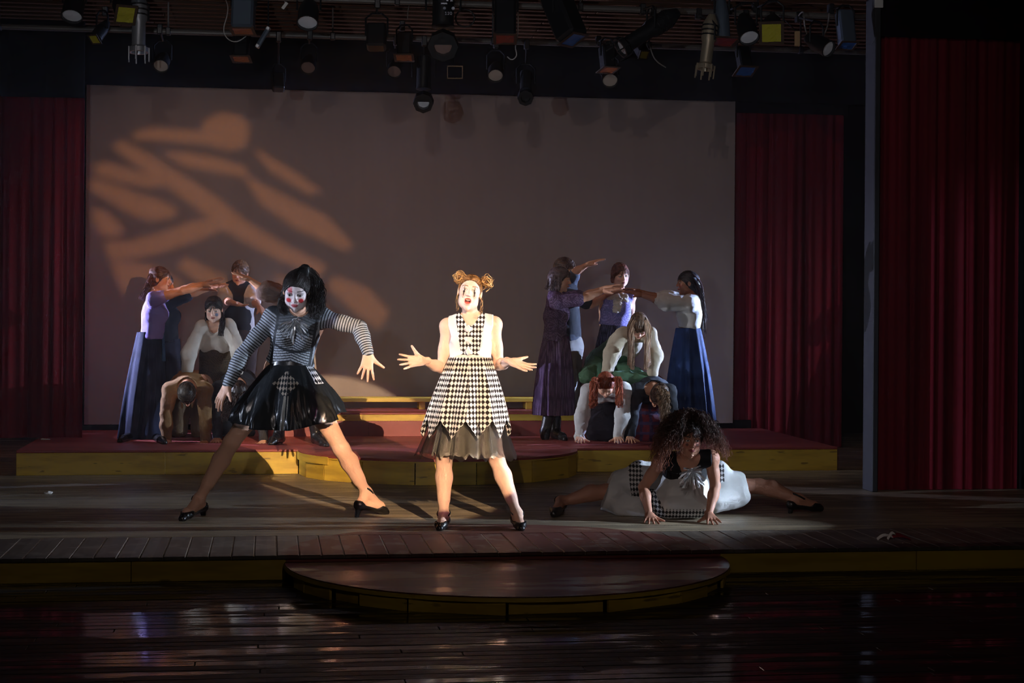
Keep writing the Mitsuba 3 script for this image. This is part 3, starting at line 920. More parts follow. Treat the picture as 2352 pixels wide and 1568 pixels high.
class Body:
    def __init__(self, D, J, face, up, fw, size=1.0, head=1.0, mouth=0.0, girth=1.0, bust=1.0, hands=None):
        self.D, self.J = D, {}
        for k, v in J.items():
            dd = v[2] if len(v) > 2 else 0.0
            if isinstance(dd, str):
                self.J[k] = Z(v[0], v[1], float(dd))
            else:
                self.J[k] = W(v[0], v[1], D + dd)
        J = self.J
        self.s, self.g, self.bust = size, girth, bust
        self.N, self.P = J['neck'], J['pelvis']
        self.up = unit(self.N - self.P)
        rt = J['shR'] - J['shL']
        self.rt = unit(rt - self.up * (rt @ self.up))
        self.fw = np.cross(self.up, self.rt)
        if self.fw @ V(*fw) < 0:
            self.fw = -self.fw
        self.C = self.P + 0.68 * (self.N - self.P)
        self.Wst = self.P + 0.34 * (self.N - self.P)
        self.head = Head(J['head'], V(*face), V(*up), head, mouth)
        self.hands = hands or {}
        if 'hipL' not in J:
            for k, sg in (('hipL', -1), ('hipR', 1)):
                J[k] = self.P + sg * 0.085 * size * self.rt - 0.05 * self.up * size
        self.torso, self.armL, self.armR, self.legL, self.legR = [], [], [], [], []
        self.build()

    def build(self):
        J, s, g, fw, rt, up = self.J, self.s, self.g, self.fw, self.rt, self.up
        T_ = self.torso
        T_ += [cone(self.Wst, self.C, 0.118 * s * g, 0.142 * s * g, 0.05, (fw, 0.70)), cone(self.P, self.Wst, 0.158 * s * g, 0.120 * s * g, 0.06, (fw, 0.74)),
               cone(J['shL'], J['shR'], 0.046 * s, 0.046 * s, 0.05), cone(self.C, 0.5 * (self.C + self.N) + 0.0 * fw, 0.135 * s * g, 0.085 * s, 0.05, (fw, 0.70)),
               cone(self.N - up * 0.02, J['shL'] + up * 0.01, 0.045 * s, 0.036 * s, 0.05), cone(self.N - up * 0.02, J['shR'] + up * 0.01, 0.045 * s, 0.036 * s, 0.05),
               cone(self.N - 0.04 * up, self.N + 0.02 * up, 0.055 * s, 0.048 * s, 0.03)]
        if self.bust:
            for sg in (-1, 1):
                c = self.C + fw * 0.070 * s * g + sg * rt * 0.066 * s - up * 0.005
                T_.append(ell(c, np.stack([rt, fw, up], 1), np.array([0.060, 0.055, 0.062]) * s * self.bust, 0.035))
        for sg in (-1, 1):
            T_.append(ell(self.P - fw * 0.050 * s + sg * rt * 0.065 * s - up * 0.02, np.eye(3), np.full(3, 0.088 * s), 0.05))
        for sd, A, Lg in (('L', self.armL, self.legL), ('R', self.armR, self.legR)):
            sh, el, wr = J['sh' + sd], J.get('el' + sd), J.get('wr' + sd)
            if el is not None:
                A += [cone(sh, sh + 0.6 * (el - sh), 0.047 * s * g, 0.040 * s * g, 0.03), cone(sh + 0.5 * (el - sh), el, 0.041 * s * g, 0.035 * s, 0.02), cone(el, el + 0.35 * (wr - el), 0.035 * s, 0.036 * s, 0.015),
                      cone(el + 0.3 * (wr - el), wr, 0.036 * s, 0.0235 * s, 0.02)]
            hp, kn, an, to = (J.get(k + sd) for k in ('hip', 'kn', 'an', 'to'))
            if kn is not None:
                Lg += [cone(hp, hp + 0.55 * (kn - hp), 0.088 * s * g, 0.072 * s * g, 0.05), cone(hp + 0.45 * (kn - hp), kn, 0.075 * s * g, 0.050 * s, 0.03)]
                Lg.append(ell(kn + 0.004 * fw, np.eye(3), np.full(3, 0.052 * s), 0.02))
            if kn is not None and an is not None:
                ax = unit(an - kn)
                back = -(fw - ax * (fw @ ax))
                cf = kn + 0.32 * (an - kn) + 0.016 * s * back
                Lg += [cone(kn, an, 0.046 * s, 0.032 * s, 0.02), cone(kn + 0.12 * (an - kn), cf, 0.044 * s, 0.053 * s, 0.03), cone(cf, kn + 0.7 * (an - kn), 0.053 * s, 0.036 * s, 0.03)]
            if to is not None:
                d = to - an
                self.J['heel' + sd] = an - 0.055 * unit([d[0], d[1], 0]) * s + np.array([0, 0, min(0, to[2] - an[2]) * 0.55])
                ball = an + 0.70 * d
                Lg += [cone(an, self.J['heel' + sd], 0.031 * s, 0.028 * s, 0.02), cone(an, ball, 0.033 * s, 0.026 * s, 0.03), cone(ball, to, 0.029 * s, 0.017 * s, 0.02),
                       cone(self.J['heel' + sd], ball, 0.024 * s, 0.026 * s, 0.02)]

    def all(self):
        return self.torso + self.armL + self.armR + self.legL + self.legR

    def mesh(self, h, hh, hn, skin, legs=True, slim=0.0, **fc):
        pr = self.torso + self.armL + self.armR + (self.legL + self.legR if legs else [])
        fd = Field(np.min([p[1] for p in pr], 0) - .02, np.max([p[2] for p in pr], 0) + .02, h)
        thin = [self.torso[1]] + self.torso[-2:] + self.legL[:2] + self.legR[:2]
        for p in pr:
            fd.add(p, -slim if any(p is q for q in thin) else 0.0)
        M = [fd.mesh()]
        cols = [np.tile(skin, (len(M[0][0]), 1))]
        hm = self.head.mesh(self.N - 0.01 * self.up, hh)
        M.append(hm)
        cols.append(face_color(self.head.loc(hm[0]), skin, mouth=self.head.mouth, **fc))
        for sd in 'LR':
            hs = self.hands.get(sd)
            if hs is None or 'wr' + sd not in self.J:
                continue
            wr, el = self.J['wr' + sd], self.J['el' + sd]
            d = V(*hs['d']) if 'd' in hs else wr - el
            o = {k: v for k, v in hs.items() if k in ('curl', 'spread', 'thumb')}
            fm = field_mesh(hand_prims(wr, d, V(*hs['n']), V(*hs['t']), self.s, **o), hn)
            M.append(fm)
            cols.append(np.tile(skin, (len(fm[0]), 1)))
        v, f = cat_(M)
        return (np.maximum(v, [-99, -99, ground(self.J['pelvis'])]), f), np.vstack(cols)


# ---- hair
def hair_cap(hd, grow=0.012, hair=(0.012, 0.72, -0.03), low=-0.075, extra=(), cuts=(), h=0.004, wr=(0.004, 70)):
    A = [hd.e((0, -0.014, 0.034), (0.072, 0.090, 0.080)), hd.e((0, -0.03, -0.02), (0.062, 0.062, 0.06), 0.02)]
    prims = [(p[0], p[1], p[2], p[3]) for p in A]
    lo = np.min([p[1] for p in prims + list(extra)], 0) - grow
    hi = np.max([p[2] for p in prims + list(extra)], 0) + grow
    fd = Field(lo, hi, h)
    for p in prims:
        fd.add(p, grow)

    def line(P):
        q = ((P - hd.c.astype(np.float32)) @ hd.R.astype(np.float32)) / hd.s
        return np.maximum(q[..., 1] - hair[0] - hair[1] * (q[..., 2] - hair[2]) - 0.25 * np.abs(q[..., 0]) * 0, low - q[..., 2]) * hd.s
    fd.clip(line)
    for c in cuts:
        fd.add(c, 0, None, True)
    for p in extra:
        fd.add(p)
    m = fd.mesh()
    return wrinkle(m, wr[0], wr[1], 3, hd.R[:, 1], 0.3)


def locks(paths, n, r0, r1, sr, wave=0.0, turns=6.0, segs=12, sides=3, seed=1, tip=0.35, jit=0.12):
    """Strands along the paths (control points), spread over a bundle whose radius runs from r0 to r1. Returns the mesh and one random number per vertex."""
    rng = np.random.default_rng(seed)
    M, rnd = [], []
    for p in paths:
        base = spline(p, segs)
        for _ in range(n):
            t = np.linspace(0, 1, segs)
            a, q = rng.uniform(0, 2 * np.pi), math.sqrt(rng.uniform())
            tg = np.gradient(base, axis=0)
            tg /= np.linalg.norm(tg, axis=1, keepdims=True)
            x = np.cross(tg, [0.31, 0.2, 0.93])
            x /= np.linalg.norm(x, axis=1, keepdims=True) + 1e-9
            y = np.cross(tg, x)
            R = (r0 + (r1 - r0) * t) * q
            ph, w = rng.uniform(0, 6.28), wave * rng.uniform(0.6, 1.4)
            tn = turns * rng.uniform(0.8, 1.2)
            L = rng.uniform(1 - jit, 1)
            off = (R * math.cos(a))[:, None] * x + (R * math.sin(a))[:, None] * y
            cur = (w * np.cos(ph + tn * 6.283 * t) * np.minimum(1, 4 * t))[:, None] * x + (w * np.sin(ph + tn * 6.283 * t) * np.minimum(1, 4 * t))[:, None] * y
            pts = base + off + cur
            k = max(int(segs * L), 4)
            rr = sr * (1 - (1 - tip) * t ** 2)
            m = tube(pts[:k], rr[:k], sides, False)
            M.append(m)
            rnd.append(np.full(len(m[0]), rng.uniform()))
    return cat_(M), np.concatenate(rnd)


def comb(hd, n, L, r, flow=(0, -0.75, -0.65), grow=0.012, hair=(0.012, 0.72, -0.03), low=-0.07, seed=1, wave=0.0, to=None, segs=8):
    """Short strands that lie on the scalp and run along flow, or towards the local points to."""
    rng = np.random.default_rng(seed)
    M, rnd = [], []
    cen, rad = np.array([0, -0.012, 0.030]), np.array([0.072, 0.091, 0.082])

    def onto(q):
        d = (q - cen) / rad
        return cen + (q - cen) / max(np.linalg.norm(d), 1e-6) * (1 + grow / 0.08)
    while len(M) < n:
        d = rng.normal(size=3)
        q = onto(cen + d * rad)
        if len(M) % 3 == 0 and q[1] - hair[0] - hair[1] * (q[2] - hair[2]) < -0.018:
            continue
        if q[1] - hair[0] - hair[1] * (q[2] - hair[2]) > 0.006 or q[2] < low + 0.01:
            continue
        pts = []
        ph = rng.uniform(0, 6.28)
        fl = np.array(flow, float)
        if to is not None:
            tt = min(to, key=lambda t: np.linalg.norm(np.asarray(t) - q))
        g = grow * rng.uniform(0.75, 1.15)
        l = L * rng.uniform(0.6, 1.2)
        for i in range(segs):
            pts.append(hd.to(cen + (q - cen) * (1 + 0.3 * (g - grow) / 0.08)))
            if to is not None:
                fl = np.asarray(tt) - q
            nn = unit((q - cen) / rad ** 2)
            f = unit(fl - nn * (fl @ nn)) + wave * math.sin(ph + 2.2 * i) * unit(np.cross(nn, fl))
            q = onto(q + f * l / segs)
            if q[2] < low:
                break
        if len(pts) < 4:
            continue
        t = np.linspace(0, 1, len(pts))
        m = tube(pts, r * hd.s * (0.55 + 0.45 * np.sin(np.pi * np.clip(t, .08, .9))), 3, False)
        M.append(m)
        rnd.append(np.full(len(m[0]), rng.uniform()))
    return cat_(M), np.concatenate(rnd)


def hair_color(rnd, dark, light):
    return np.asarray(lin(*dark)) * (1 - rnd[:, None]) + np.asarray(lin(*light)) * rnd[:, None]


def mix_color(m, a, b, freq=20, seed=0, stretch=None):
    q = m[0] * freq
    w = np.clip(meshkit.fbm(q + 40, 3, seed) * 2.2 - 0.6, 0, 1)[:, None]
    return np.asarray(lin(*a)) * (1 - w) + np.asarray(lin(*b)) * w


# ---- clothes
def skirt(wc, hc, fw, rw, rh, n=9, fold=0.10, hem=None, nu=140, nv=26, bulge=0.0, up=(0, 0, 1), seed=0, thick=0.004, sector=None, crumple=0.0):
    """A skirt from the waist centre to the hem centre; rw, rh = (sideways, front) radii."""
    fw = unit(np.asarray(fw, float) - np.asarray(up) * (np.asarray(fw) @ np.asarray(up)))
    rt = np.cross(fw, up)
    r = np.random.default_rng(seed)
    ph, ph2, jit = r.uniform(0, 6.28), r.uniform(0, 6.28), r.uniform(0.5, 1.3, 64)
    u, t = np.meshgrid(np.arange(nu) / nu, np.linspace(0, 1, nv), indexing='ij')
    th = u * 2 * np.pi
    a = np.asarray(rw[0]) + (rh[0] - rw[0]) * (t + bulge * np.sin(np.pi * t))
    b = np.asarray(rw[1]) + (rh[1] - rw[1]) * (t + bulge * np.sin(np.pi * t))
    w = np.cos(n * th + ph + 0.9 * np.sin(2 * th + ph2)) + 0.5 * np.cos((n * 1.7) // 1 * th + ph2)
    k = 1 + fold * (0.15 + 0.85 * t) * w * 0.6
    if crumple:
        qq = np.stack([np.sin(th) * 6, np.cos(th) * 6, t * 1.5 + seed], -1)
        k = k * (1 + crumple * t * (np.abs(meshkit.fbm(qq, 3, seed) - 0.5) * 2 - 0.25) * 2)
    H = np.zeros_like(th) if hem is None else hem(th)
    ax = np.asarray(hc, float) - np.asarray(wc, float)
    tt = t * (1 + H / max(np.linalg.norm(ax), 1e-6))
    Pm = np.asarray(wc) + tt[..., None] * ax + (a * k * np.sin(th))[..., None] * rt + (b * k * np.cos(th))[..., None] * fw

    def grid(Q, rev):
        i = np.arange(nu * nv).reshape(nu, nv)
        j = np.roll(i, -1, 0)
        q = np.stack([i[:, :-1], j[:, :-1], j[:, 1:], i[:, 1:]], -1).reshape(-1, 4)
        return q[:, ::-1] if rev else q
    cen = np.asarray(wc) + tt[..., None] * ax
    Pi = cen + (Pm - cen) * (1 - thick / np.maximum(np.linalg.norm(Pm - cen, axis=-1, keepdims=True), 1e-3))
    v = np.concatenate([Pm.reshape(-1, 3), Pi.reshape(-1, 3)])
    N = nu * nv
    i = np.arange(N).reshape(nu, nv)
    e, e2 = i[:, -1], np.roll(i[:, -1], -1)
    f = np.vstack([grid(Pm, True), grid(Pi, False) + N, np.stack([e, e2, e2 + N, e + N], 1)])
    if sector:
        U, T2 = np.tile(u.reshape(-1), 2), np.tile(t.reshape(-1), 2)
        U = (U - sector[0]) % 1
        f = f[(U[f].max(1) < sector[1]) & (T2[f].max(1) <= sector[2])]
    uv = np.tile(np.stack([u.reshape(-1), (t * (1 + H / max(np.linalg.norm(ax), 1e-6))).reshape(-1) * np.linalg.norm(ax)], 1), (2, 1))
    return (v, np.vstack([f[:, [0, 1, 2]], f[:, [0, 2, 3]]])), uv


def below(p, n):
    """A clip that removes the side of the plane through p that n points to."""
    p, n = np.asarray(p, np.float32), np.asarray(unit(n), np.float32)
    return lambda P: (P - p) @ n


def neck_cut(b, r=0.066, depth=0.05, v=0.0):
    a = b.N - b.up * 0.005 + b.fw * 0.012
    c = [cone(a - b.up * depth * 0.3, a + b.up * 0.2, r, r + 0.03, 0.008)]
    if v:
        c.append(cone(a + b.fw * 0.05, a + b.fw * 0.10 - b.up * v, r * 0.75, 0.012, 0.01))
    return c


def top(b, parent, name, color, m='m_cloth', h=0.006, grow=0.010, sleeve='long', puff=0.0, waist=None, neck=(0.066, 0.05, 0.0), wr=(0.008, 14), label=None, extra=(), clips=(), seed=0, uvf=None, cuts=(), arm_in=0.006):
    """A garment for the upper body: the torso and arms let out, cut at the neck, cuffs and hem."""
    prims, cl = list(b.torso), list(clips)
    for sd, A in (('L', b.armL), ('R', b.armR)):
        if not A:
            continue
        sh, el, wr_ = b.J['sh' + sd], b.J['el' + sd], b.J['wr' + sd]
        if sleeve == 'long':
            if puff:
                prims += [cone(sh, el, 0.045 * b.s + puff * 0.15, 0.040 * b.s + puff, 0.03), cone(el, el + 0.86 * (wr_ - el), 0.040 * b.s + puff, 0.026 + puff * 0.5, 0.03), cone(el + .86 * (wr_ - el), el + .97 * (wr_ - el), 0.026, 0.024, 0.01)]
            else:
                prims += A[:3] + [cone(el + 0.3 * (wr_ - el), el + 0.95 * (wr_ - el), 0.036 * b.s, 0.026 * b.s, 0.02)]
        elif sleeve == 'elbow':
            prims += [cone(sh, sh + 0.85 * (el - sh), 0.046 * b.s + puff * 0.3, 0.042 * b.s + puff, 0.03)]
        elif sleeve == 'cap':
            prims += [cone(sh, sh + 0.3 * (el - sh), 0.047 * b.s + puff, 0.045 * b.s + puff, 0.03)]
    prims += list(extra)
    lo_c = b.Wst if waist is None else b.P + waist * (b.N - b.P)
    lo = np.min([p[1] for p in prims], 0) - grow - 0.02
    hi = np.max([p[2] for p in prims], 0) + grow + 0.02
    fd = Field(lo, hi, h)
    for p in prims:
        fd.add(p, grow)
    if sleeve is None:
        wd = 0.5 * abs((b.J['shR'] - b.J['shL']) @ b.rt) - arm_in
        mid = 0.5 * (b.J['shR'] + b.J['shL'])
        cl.append(lambda P: np.abs((P - mid.astype(np.float32)) @ b.rt.astype(np.float32)) - wd + 0.020 * np.clip(1 - np.abs((P - mid.astype(np.float32)) @ b.up.astype(np.float32) + 0.07) / 0.07, 0, 1))
    for c in list(neck_cut(b, *neck)) + list(cuts):
        fd.add(c, 0, None, True)
    # the hem: arms may reach below it, so it cuts only near the torso's axis
    ax, up_, rt_ = lo_c.astype(np.float32), b.up.astype(np.float32), b.rt.astype(np.float32)
    wid = 0.19 * b.s * b.g

    def hemcut(P):
        q = P - ax
        return np.minimum(-(q @ up_), wid - np.abs(q @ rt_))
    fd.clip(hemcut)
    for c in cl:
        fd.clip(c)
    msh = wrinkle(fd.mesh(), wr[0], wr[1], seed)
    col = color(msh) if callable(color) else np.asarray(lin(*color))
    return add(name, msh, m, parent, True, label, color=col, uv=None if uvf is None else uvf(msh[0]))


def shoe(b, sd, parent, heel=0.05, color=(14, 12, 12), kind='shoe', h=0.006):
    J, s = b.J, b.s
    an, to, he = J['an' + sd], J['to' + sd], J['heel' + sd]
    d = to - an
    ball = an + 0.70 * d
    prims = [cone(he, ball, 0.026 * s, 0.027 * s, 0.02), cone(ball, to, 0.030 * s, 0.019 * s, 0.02), cone(an, he, 0.031 * s, 0.029 * s, 0.02), cone(an, ball, 0.034 * s, 0.027 * s, 0.03)]
    ax = unit(to - he)
    nrm = unit(np.array([0, 0, 1.0]) - ax * ax[2])
    if kind == 'shoe':
        L = np.linalg.norm(to - he)

        def opening(P):
            q = P - he.astype(np.float32)
            x = (q @ ax.astype(np.float32)) / L
            z = q @ nrm.astype(np.float32)
            return z - (0.006 + 0.028 * np.clip((x - 0.60) / 0.12, 0, 1) + 0.020 * np.clip((0.12 - x) / 0.15, 0, 1))
        m = field_mesh(prims, h, 0.006, clips=[opening])
    else:
        prims = prims + [cone(an, an + 0.13 * unit(J['kn' + sd] - an), 0.040 * s, 0.048 * s, 0.02)]
        m = field_mesh(prims, h, 0.008)
    fl_ = (PT if an[1] > YP0 + .1 else 0.0) + .0015
    m = (np.maximum(m[0], [-99, -99, fl_]), m[1])
    k = add(kind, m, 'm_shoe', parent, True)
    if heel:
        hb = he - 0.02 * nrm
        fl = hb - nrm * (heel + 0.006)
        hm = field_mesh([cone(hb, fl, 0.022 * s, 0.013 * s, 0.01)], 0.005)
        add('heel', (np.maximum(hm[0], [-99, -99, fl_]), hm[1]), 'm_shoe', k, True)
    if kind == 'shoe':
        ring = [an + s * (0.041 * math.cos(a) * unit(np.cross(nrm, ax)) + 0.045 * math.sin(a) * ax) + (0.014 - 0.016 * math.sin(a)) * nrm for a in np.linspace(0, 6.283, 24)]
        add('ankle_strap', tube(ring, 0.0065, 6, False), 'm_shoe', k, True)
    return k
# ------------------------------------------------------------------ patterned cloth
def diamonds(x, y, wx, hy):
    a, b = x / wx + y / hy, x / wx - y / hy
    s = dr.floor(a) + dr.floor(b)
    return s - 2 * dr.floor(s * 0.5)


IVORY, INK = (0.78, 0.74, 0.66), (0.018, 0.014, 0.012)


def _lead_skirt(p, n, uv):
    g = uv.x * 10.0
    loc = (g - dr.floor(g) - 0.5) / 10.0
    return mx(IVORY, INK, diamonds(loc * (0.90 + uv.y * 1.75) + 0.0105, uv.y + 0.004, 0.0225, 0.0335))


def _lead_bodice(p, n, uv):
    half = 0.058 + 0.165 * dr.maximum(uv.y, 0)
    return mx((0.80, 0.78, 0.74), INK, dr.select(dr.abs(uv.x) < half, diamonds(uv.x, uv.y, 0.0215, 0.030), mi.Float(0)))


def _net_top(p, n, uv):
    arm = uv.y > 3
    yy = uv.y / 0.0185 + 0.35 * dr.abs(uv.x) / 0.0185
    r = dr.floor(yy)
    fx = uv.x / 0.0240 + 0.5 * (r - 2 * dr.floor(r * 0.5))
    fx, fy = fx - dr.floor(fx), yy - r
    e = ((fx - 0.5) / 0.50) ** 4 + ((fy - 0.42) / 0.36) ** 4
    cell = sst(1.15, 0.55, e)
    cell = cell * dr.select(dr.abs(uv.x) < 0.118, 1.0, 0.0) * dr.select(dr.abs(uv.y - 0.025 - 1.6 * uv.x * uv.x) < 0.010, 0.05, 1.0)
    cell = cell * (1 - 0.8 * sst(0.150, 0.165, uv.y))
    q = uv.x / 0.0175 + 0.25 * dr.sin((uv.y - 5) * 4)
    q = q - dr.floor(q)
    ring = sst(0.05, 0.25, q) * sst(0.85, 0.6, q)
    return mx((0.020, 0.022, 0.026), (0.31, 0.33, 0.36), dr.select(arm, ring, cell) * 0.95)


def _black_skirt(p, n, uv):
    u = uv.x - dr.floor(uv.x + 0.5)
    x, y = u * 1.35, uv.y
    one = (dr.abs(x - 0.01) / 0.085 + dr.abs(y - 0.120) / 0.085) < 1
    two = (dr.abs(x + 0.24) < 0.060) & (y < 0.125) & (y > 0.01)
    c = mx((0.010, 0.011, 0.012), (0.23, 0.19, 0.15), dr.select(one, diamonds(x, y, 0.021, 0.034), mi.Float(0)))
    c = mx(c, (0.62, 0.62, 0.62), dr.select(two, diamonds(x, y, 0.026, 0.036), mi.Float(0)))
    band = (dr.abs(x + 0.0 - 0.03 * (y - 0.2)) < 0.012) & (y > 0.20)
    return mx(c, (0.14, 0.125, 0.10), dr.select(band, mi.Float(1), mi.Float(0)))


def _organza(p, n, uv):
    x, y = uv.x, uv.y

    def bx(x0, x1, y0, y1, sl=0.0):
        return (x > x0 - sl * (y - y0)) & (x < x1 - sl * (y - y0)) & (y > y0) & (y < y1)
    m = bx(1445, 1478, 1066, 1142, -0.1) | bx(1468, 1505, 1128, 1182, -0.45) | bx(1490, 1625, 1163, 1184) | bx(1646, 1674, 1070, 1113) | bx(1640, 1668, 1048, 1060, -0.9)
    c = mx((0.60, 0.61, 0.60), (0.50, 0.51, 0.51), f_(x * 0.04, y * 0.04, 3.0))
    return mx(c, (0.02, 0.02, 0.022), dr.select(m, diamonds(x, y, 7.6, 10.5), mi.Float(0)))


mat('m_lead_skirt', mikit.proc(_lead_skirt), 0.85, 0.15)
mat('m_lead_bodice', mikit.proc(_lead_bodice), 0.8, 0.2)
mat('m_net_top', mikit.proc(_net_top), 0.6, 0.3)
mat('m_black_skirt', mikit.proc(_black_skirt), 0.24, 0.6)
mat('m_organza', mikit.proc(_organza), 0.6, 0.3)
scene['m_tulle'] = {'type': 'mask', 'opacity': 0.26, 'bsdf': {'type': 'twosided', 'bsdf': {'type': 'diffuse', 'reflectance': rgbt((0.022, 0.020, 0.020))}}}
mat('m_petticoat', (0.66, 0.60, 0.50), 0.9, 0.1)
mat('m_ruffle', (0.80, 0.78, 0.72), 0.9, 0.1)


def tinsel(c, R, parent, n=46, L=0.10, seed=2):
    rng = np.random.default_rng(seed)
    M = []
    for i in range(n):
        a = rng.uniform(0, 6.283)
        z = rng.uniform(-0.9, 0.5)
        d = unit(np.array([math.cos(a) * 0.9, 0.35 + 0.5 * rng.uniform(), math.sin(a) * 0.8 + z * 0.5 - 0.25]))
        l = L * rng.uniform(0.45, 1.05)
        p = np.array([c + R @ (d * l * t + np.array([0, 0.02 * math.sin(3 * t), -0.03 * t * t])) for t in np.linspace(0, 1, 5)])
        w = R @ unit(np.cross(d, rng.normal(size=3))) * 0.0055
        nn = np.cross(unit(p[-1] - p[0]), unit(w)) * 0.0008
        v = np.concatenate([p - w - nn, p + w - nn, p - w + nn, p + w + nn])
        j = np.arange(4)
        f = np.concatenate([np.stack([j, j + 5, j + 6, j + 1], 1), np.stack([j + 10, j + 11, j + 16, j + 15], 1), np.stack([j, j + 1, j + 11, j + 10], 1), np.stack([j + 5, j + 15, j + 16, j + 6], 1)])
        M.append((v, np.vstack([f[:, [0, 1, 2]], f[:, [0, 2, 3]]])))
    M.append(field_mesh([ell(c, R, (0.025, 0.018, 0.022))], 0.004))
    return add('tinsel_bow', cat_(M), 'm_foil', parent, kind='stuff', label='bow of shiny silver tinsel strips at the throat')


# ------------------------------------------------------------------ the singer in the diamond dress
b = Body(10.99, {'neck': (1081, 729), 'head': (1079, 671, -0.035), 'pelvis': (1080, 866), 'shL': (1028, 750), 'shR': (1135, 746), 'elL': (1014, 845, 0.03), 'wrL': (972, 828, -0.18),
                 'elR': (1146, 838, 0.03), 'wrR': (1174, 830, -0.20), 'hipL': (1052, 884), 'hipR': (1108, 884), 'knL': (1020, 1055, -0.03), 'knR': (1140, 1052, -0.03),
                 'anL': (1019, 1183, 0.02), 'anR': (1188, 1180, 0.02), 'toL': (1010, 1213, '0.016'), 'toR': (1197, 1213, '0.016')},
         face=(0.0, 0.99, 0.10), up=(0.15, -0.05, 0.98), fw=(0, 1, 0), size=0.97, head=1.0, mouth=1.0, girth=0.92,
         hands={'L': dict(d=(-1, 0.25, -0.05), n=(-0.15, -1, -0.1), t=(0, 0, 1), curl=0.15, spread=0.9, thumb=1.0),
                'R': dict(d=(0.9, 0.25, -0.33), n=(-0.25, -0.62, -0.72), t=(0.1, -0.6, 0.8), curl=0.18, spread=0.85, thumb=0.7)})
k = thing('person', 'singer in black and white diamond dress and twin hair buns in the spotlight', 'person')
LEADB = b
mk = [((18, 12, 12), (x * 0.034, 0.07, -0.008), (0.0070, 0.05, 0.008), 0.95) for x in (-1, 1)] + [((18, 12, 12), (x * 0.035, 0.07, -0.020), (0.0045, 0.05, 0.017), 0.95) for x in (-1, 1)] + \
     [((18, 12, 12), (x * 0.037, 0.07, -0.045), (0.0022, 0.05, 0.0026), 0.9) for x in (-1, 1)] + [((18, 12, 12), (x * 0.034, 0.07, 0.018), (0.003, 0.05, 0.010), 0.8) for x in (-1, 1)]
m, c = b.mesh(0.0068, 0.0027, 0.0030, np.array(lin(232, 190, 165)), brow=(125, 80, 45), lip=(200, 105, 90), iris=(95, 85, 60), makeup=mk, white=((240, 222, 212), 0.5))
add('body', m, 'm_skin', k, True, color=c)
hd = b.head
buns = []
for px, py in ((1055.5, 636), (1117.5, 648)):
    q = W(px, py, 10.97)
    buns.append(cone(hd.to((0, -0.02, 0.09)) * 0.35 + q * 0.65, q, 0.018, 0.027, 0.012))
hm = hair_cap(hd, 0.006, (0.014, 0.66, -0.012), -0.07, extra=buns, h=0.004, wr=(0.003, 90))
m, r = comb(hd, 900, 0.09, 0.0017, grow=0.0065, hair=(0.014, 0.66, -0.012), to=[(.075, -.02, .10), (-.075, -.02, .10)], wave=.1)
add('hair', cat_([hm, m]), 'm_hair', k, True, 'blond brown hair drawn into two high buns', color=np.vstack([mix_color(hm, (70, 46, 28), (120, 84, 48), 40), hair_color(r, (84, 56, 32), (186, 138, 84))]))
M, R_ = [], []
for i, (px, py) in enumerate(((1055.5, 636), (1117.5, 648))):
    q = W(px, py, 10.96)
    rg = np.random.default_rng(i)
    for j in range(30):
        a0, tl = rg.uniform(0, 6.28), rg.normal(size=3) * 0.35
        e1, e2 = RGT + tl, UPW + 0.4 * rg.normal(size=3)
        pth = [q + 0.027 * rg.uniform(.85, 1.08) * (math.cos(a) * e1 + math.sin(a) * e2) - FWD * 0.02 * math.sin(a * 1.5 + j) for a in np.linspace(a0, a0 + 4.6, 12)]
        t_ = tube(pth, np.linspace(0.0038, 0.0014, 12), 5)
        M.append(t_)
        R_.append(np.full(len(t_[0]), rg.uniform()))
for sg in (-1, 1):   # loose wisps at the ears
    a = hd.to((sg * 0.07, 0.0, -0.01))
    t_, r_ = locks([[a, a + V(-sg * .012, 0, -.05), a + V(-sg * .006, 0, -.10), a + V(-sg * 0.016, 0.0, -.135)]], 9, 0.005, 0.012, 0.0008, 0.004, 2.5, 24, 3, 5)
    M.append(t_)
    R_.append(r_)
m = cat_(M)
add('loose_locks', m, 'm_hair', k, True, 'coiled strands of the buns and loose wisps', color=hair_color(np.concatenate(R_), (112, 76, 42), (222, 182, 122)), kind='stuff')


def luv(v):
    q = v - b.C
    x, y = q @ b.rt, q @ b.up
    return np.stack([np.where(q @ b.fw > -0.02, x, x + 9), y + 0.10], 1)


top(b, k, 'bodice', (200, 195, 185), 'm_lead_bodice', 0.005, 0.009, None, waist=0.30, neck=(0.062, 0.05, 0.045), wr=(0.002, 20), uvf=luv, label='white sleeveless bodice with a diamond front')
for px, py in ((1075.5, 755), (1075.5, 781), (1077, 807)):
    q = YP(px, py, (b.C + b.fw * 0.115)[1])
    fr = np.stack([b.rt, b.fw, b.up], 1)
    mm = wrinkle(field_mesh([ell(q, fr, (0.023, 0.010, 0.022))], 0.003), 0.012, 75, 4)
    add('rosette', mm, 'm_ruffle', k, True)
wc = W(1080, 820, 10.99)
hc = W(1071, 984, 10.99)


def zig(th):
    g = th / (2 * np.pi) * 10
    return 0.058 * (1 - 2 * np.abs(g - np.floor(g) - 0.5)) * 2 - 0.062


m, uv = skirt(wc, hc, b.fw, (0.138, 0.105), (0.278, 0.24), n=9, fold=0.075, hem=zig, nu=320, nv=30, bulge=0.08, seed=4)
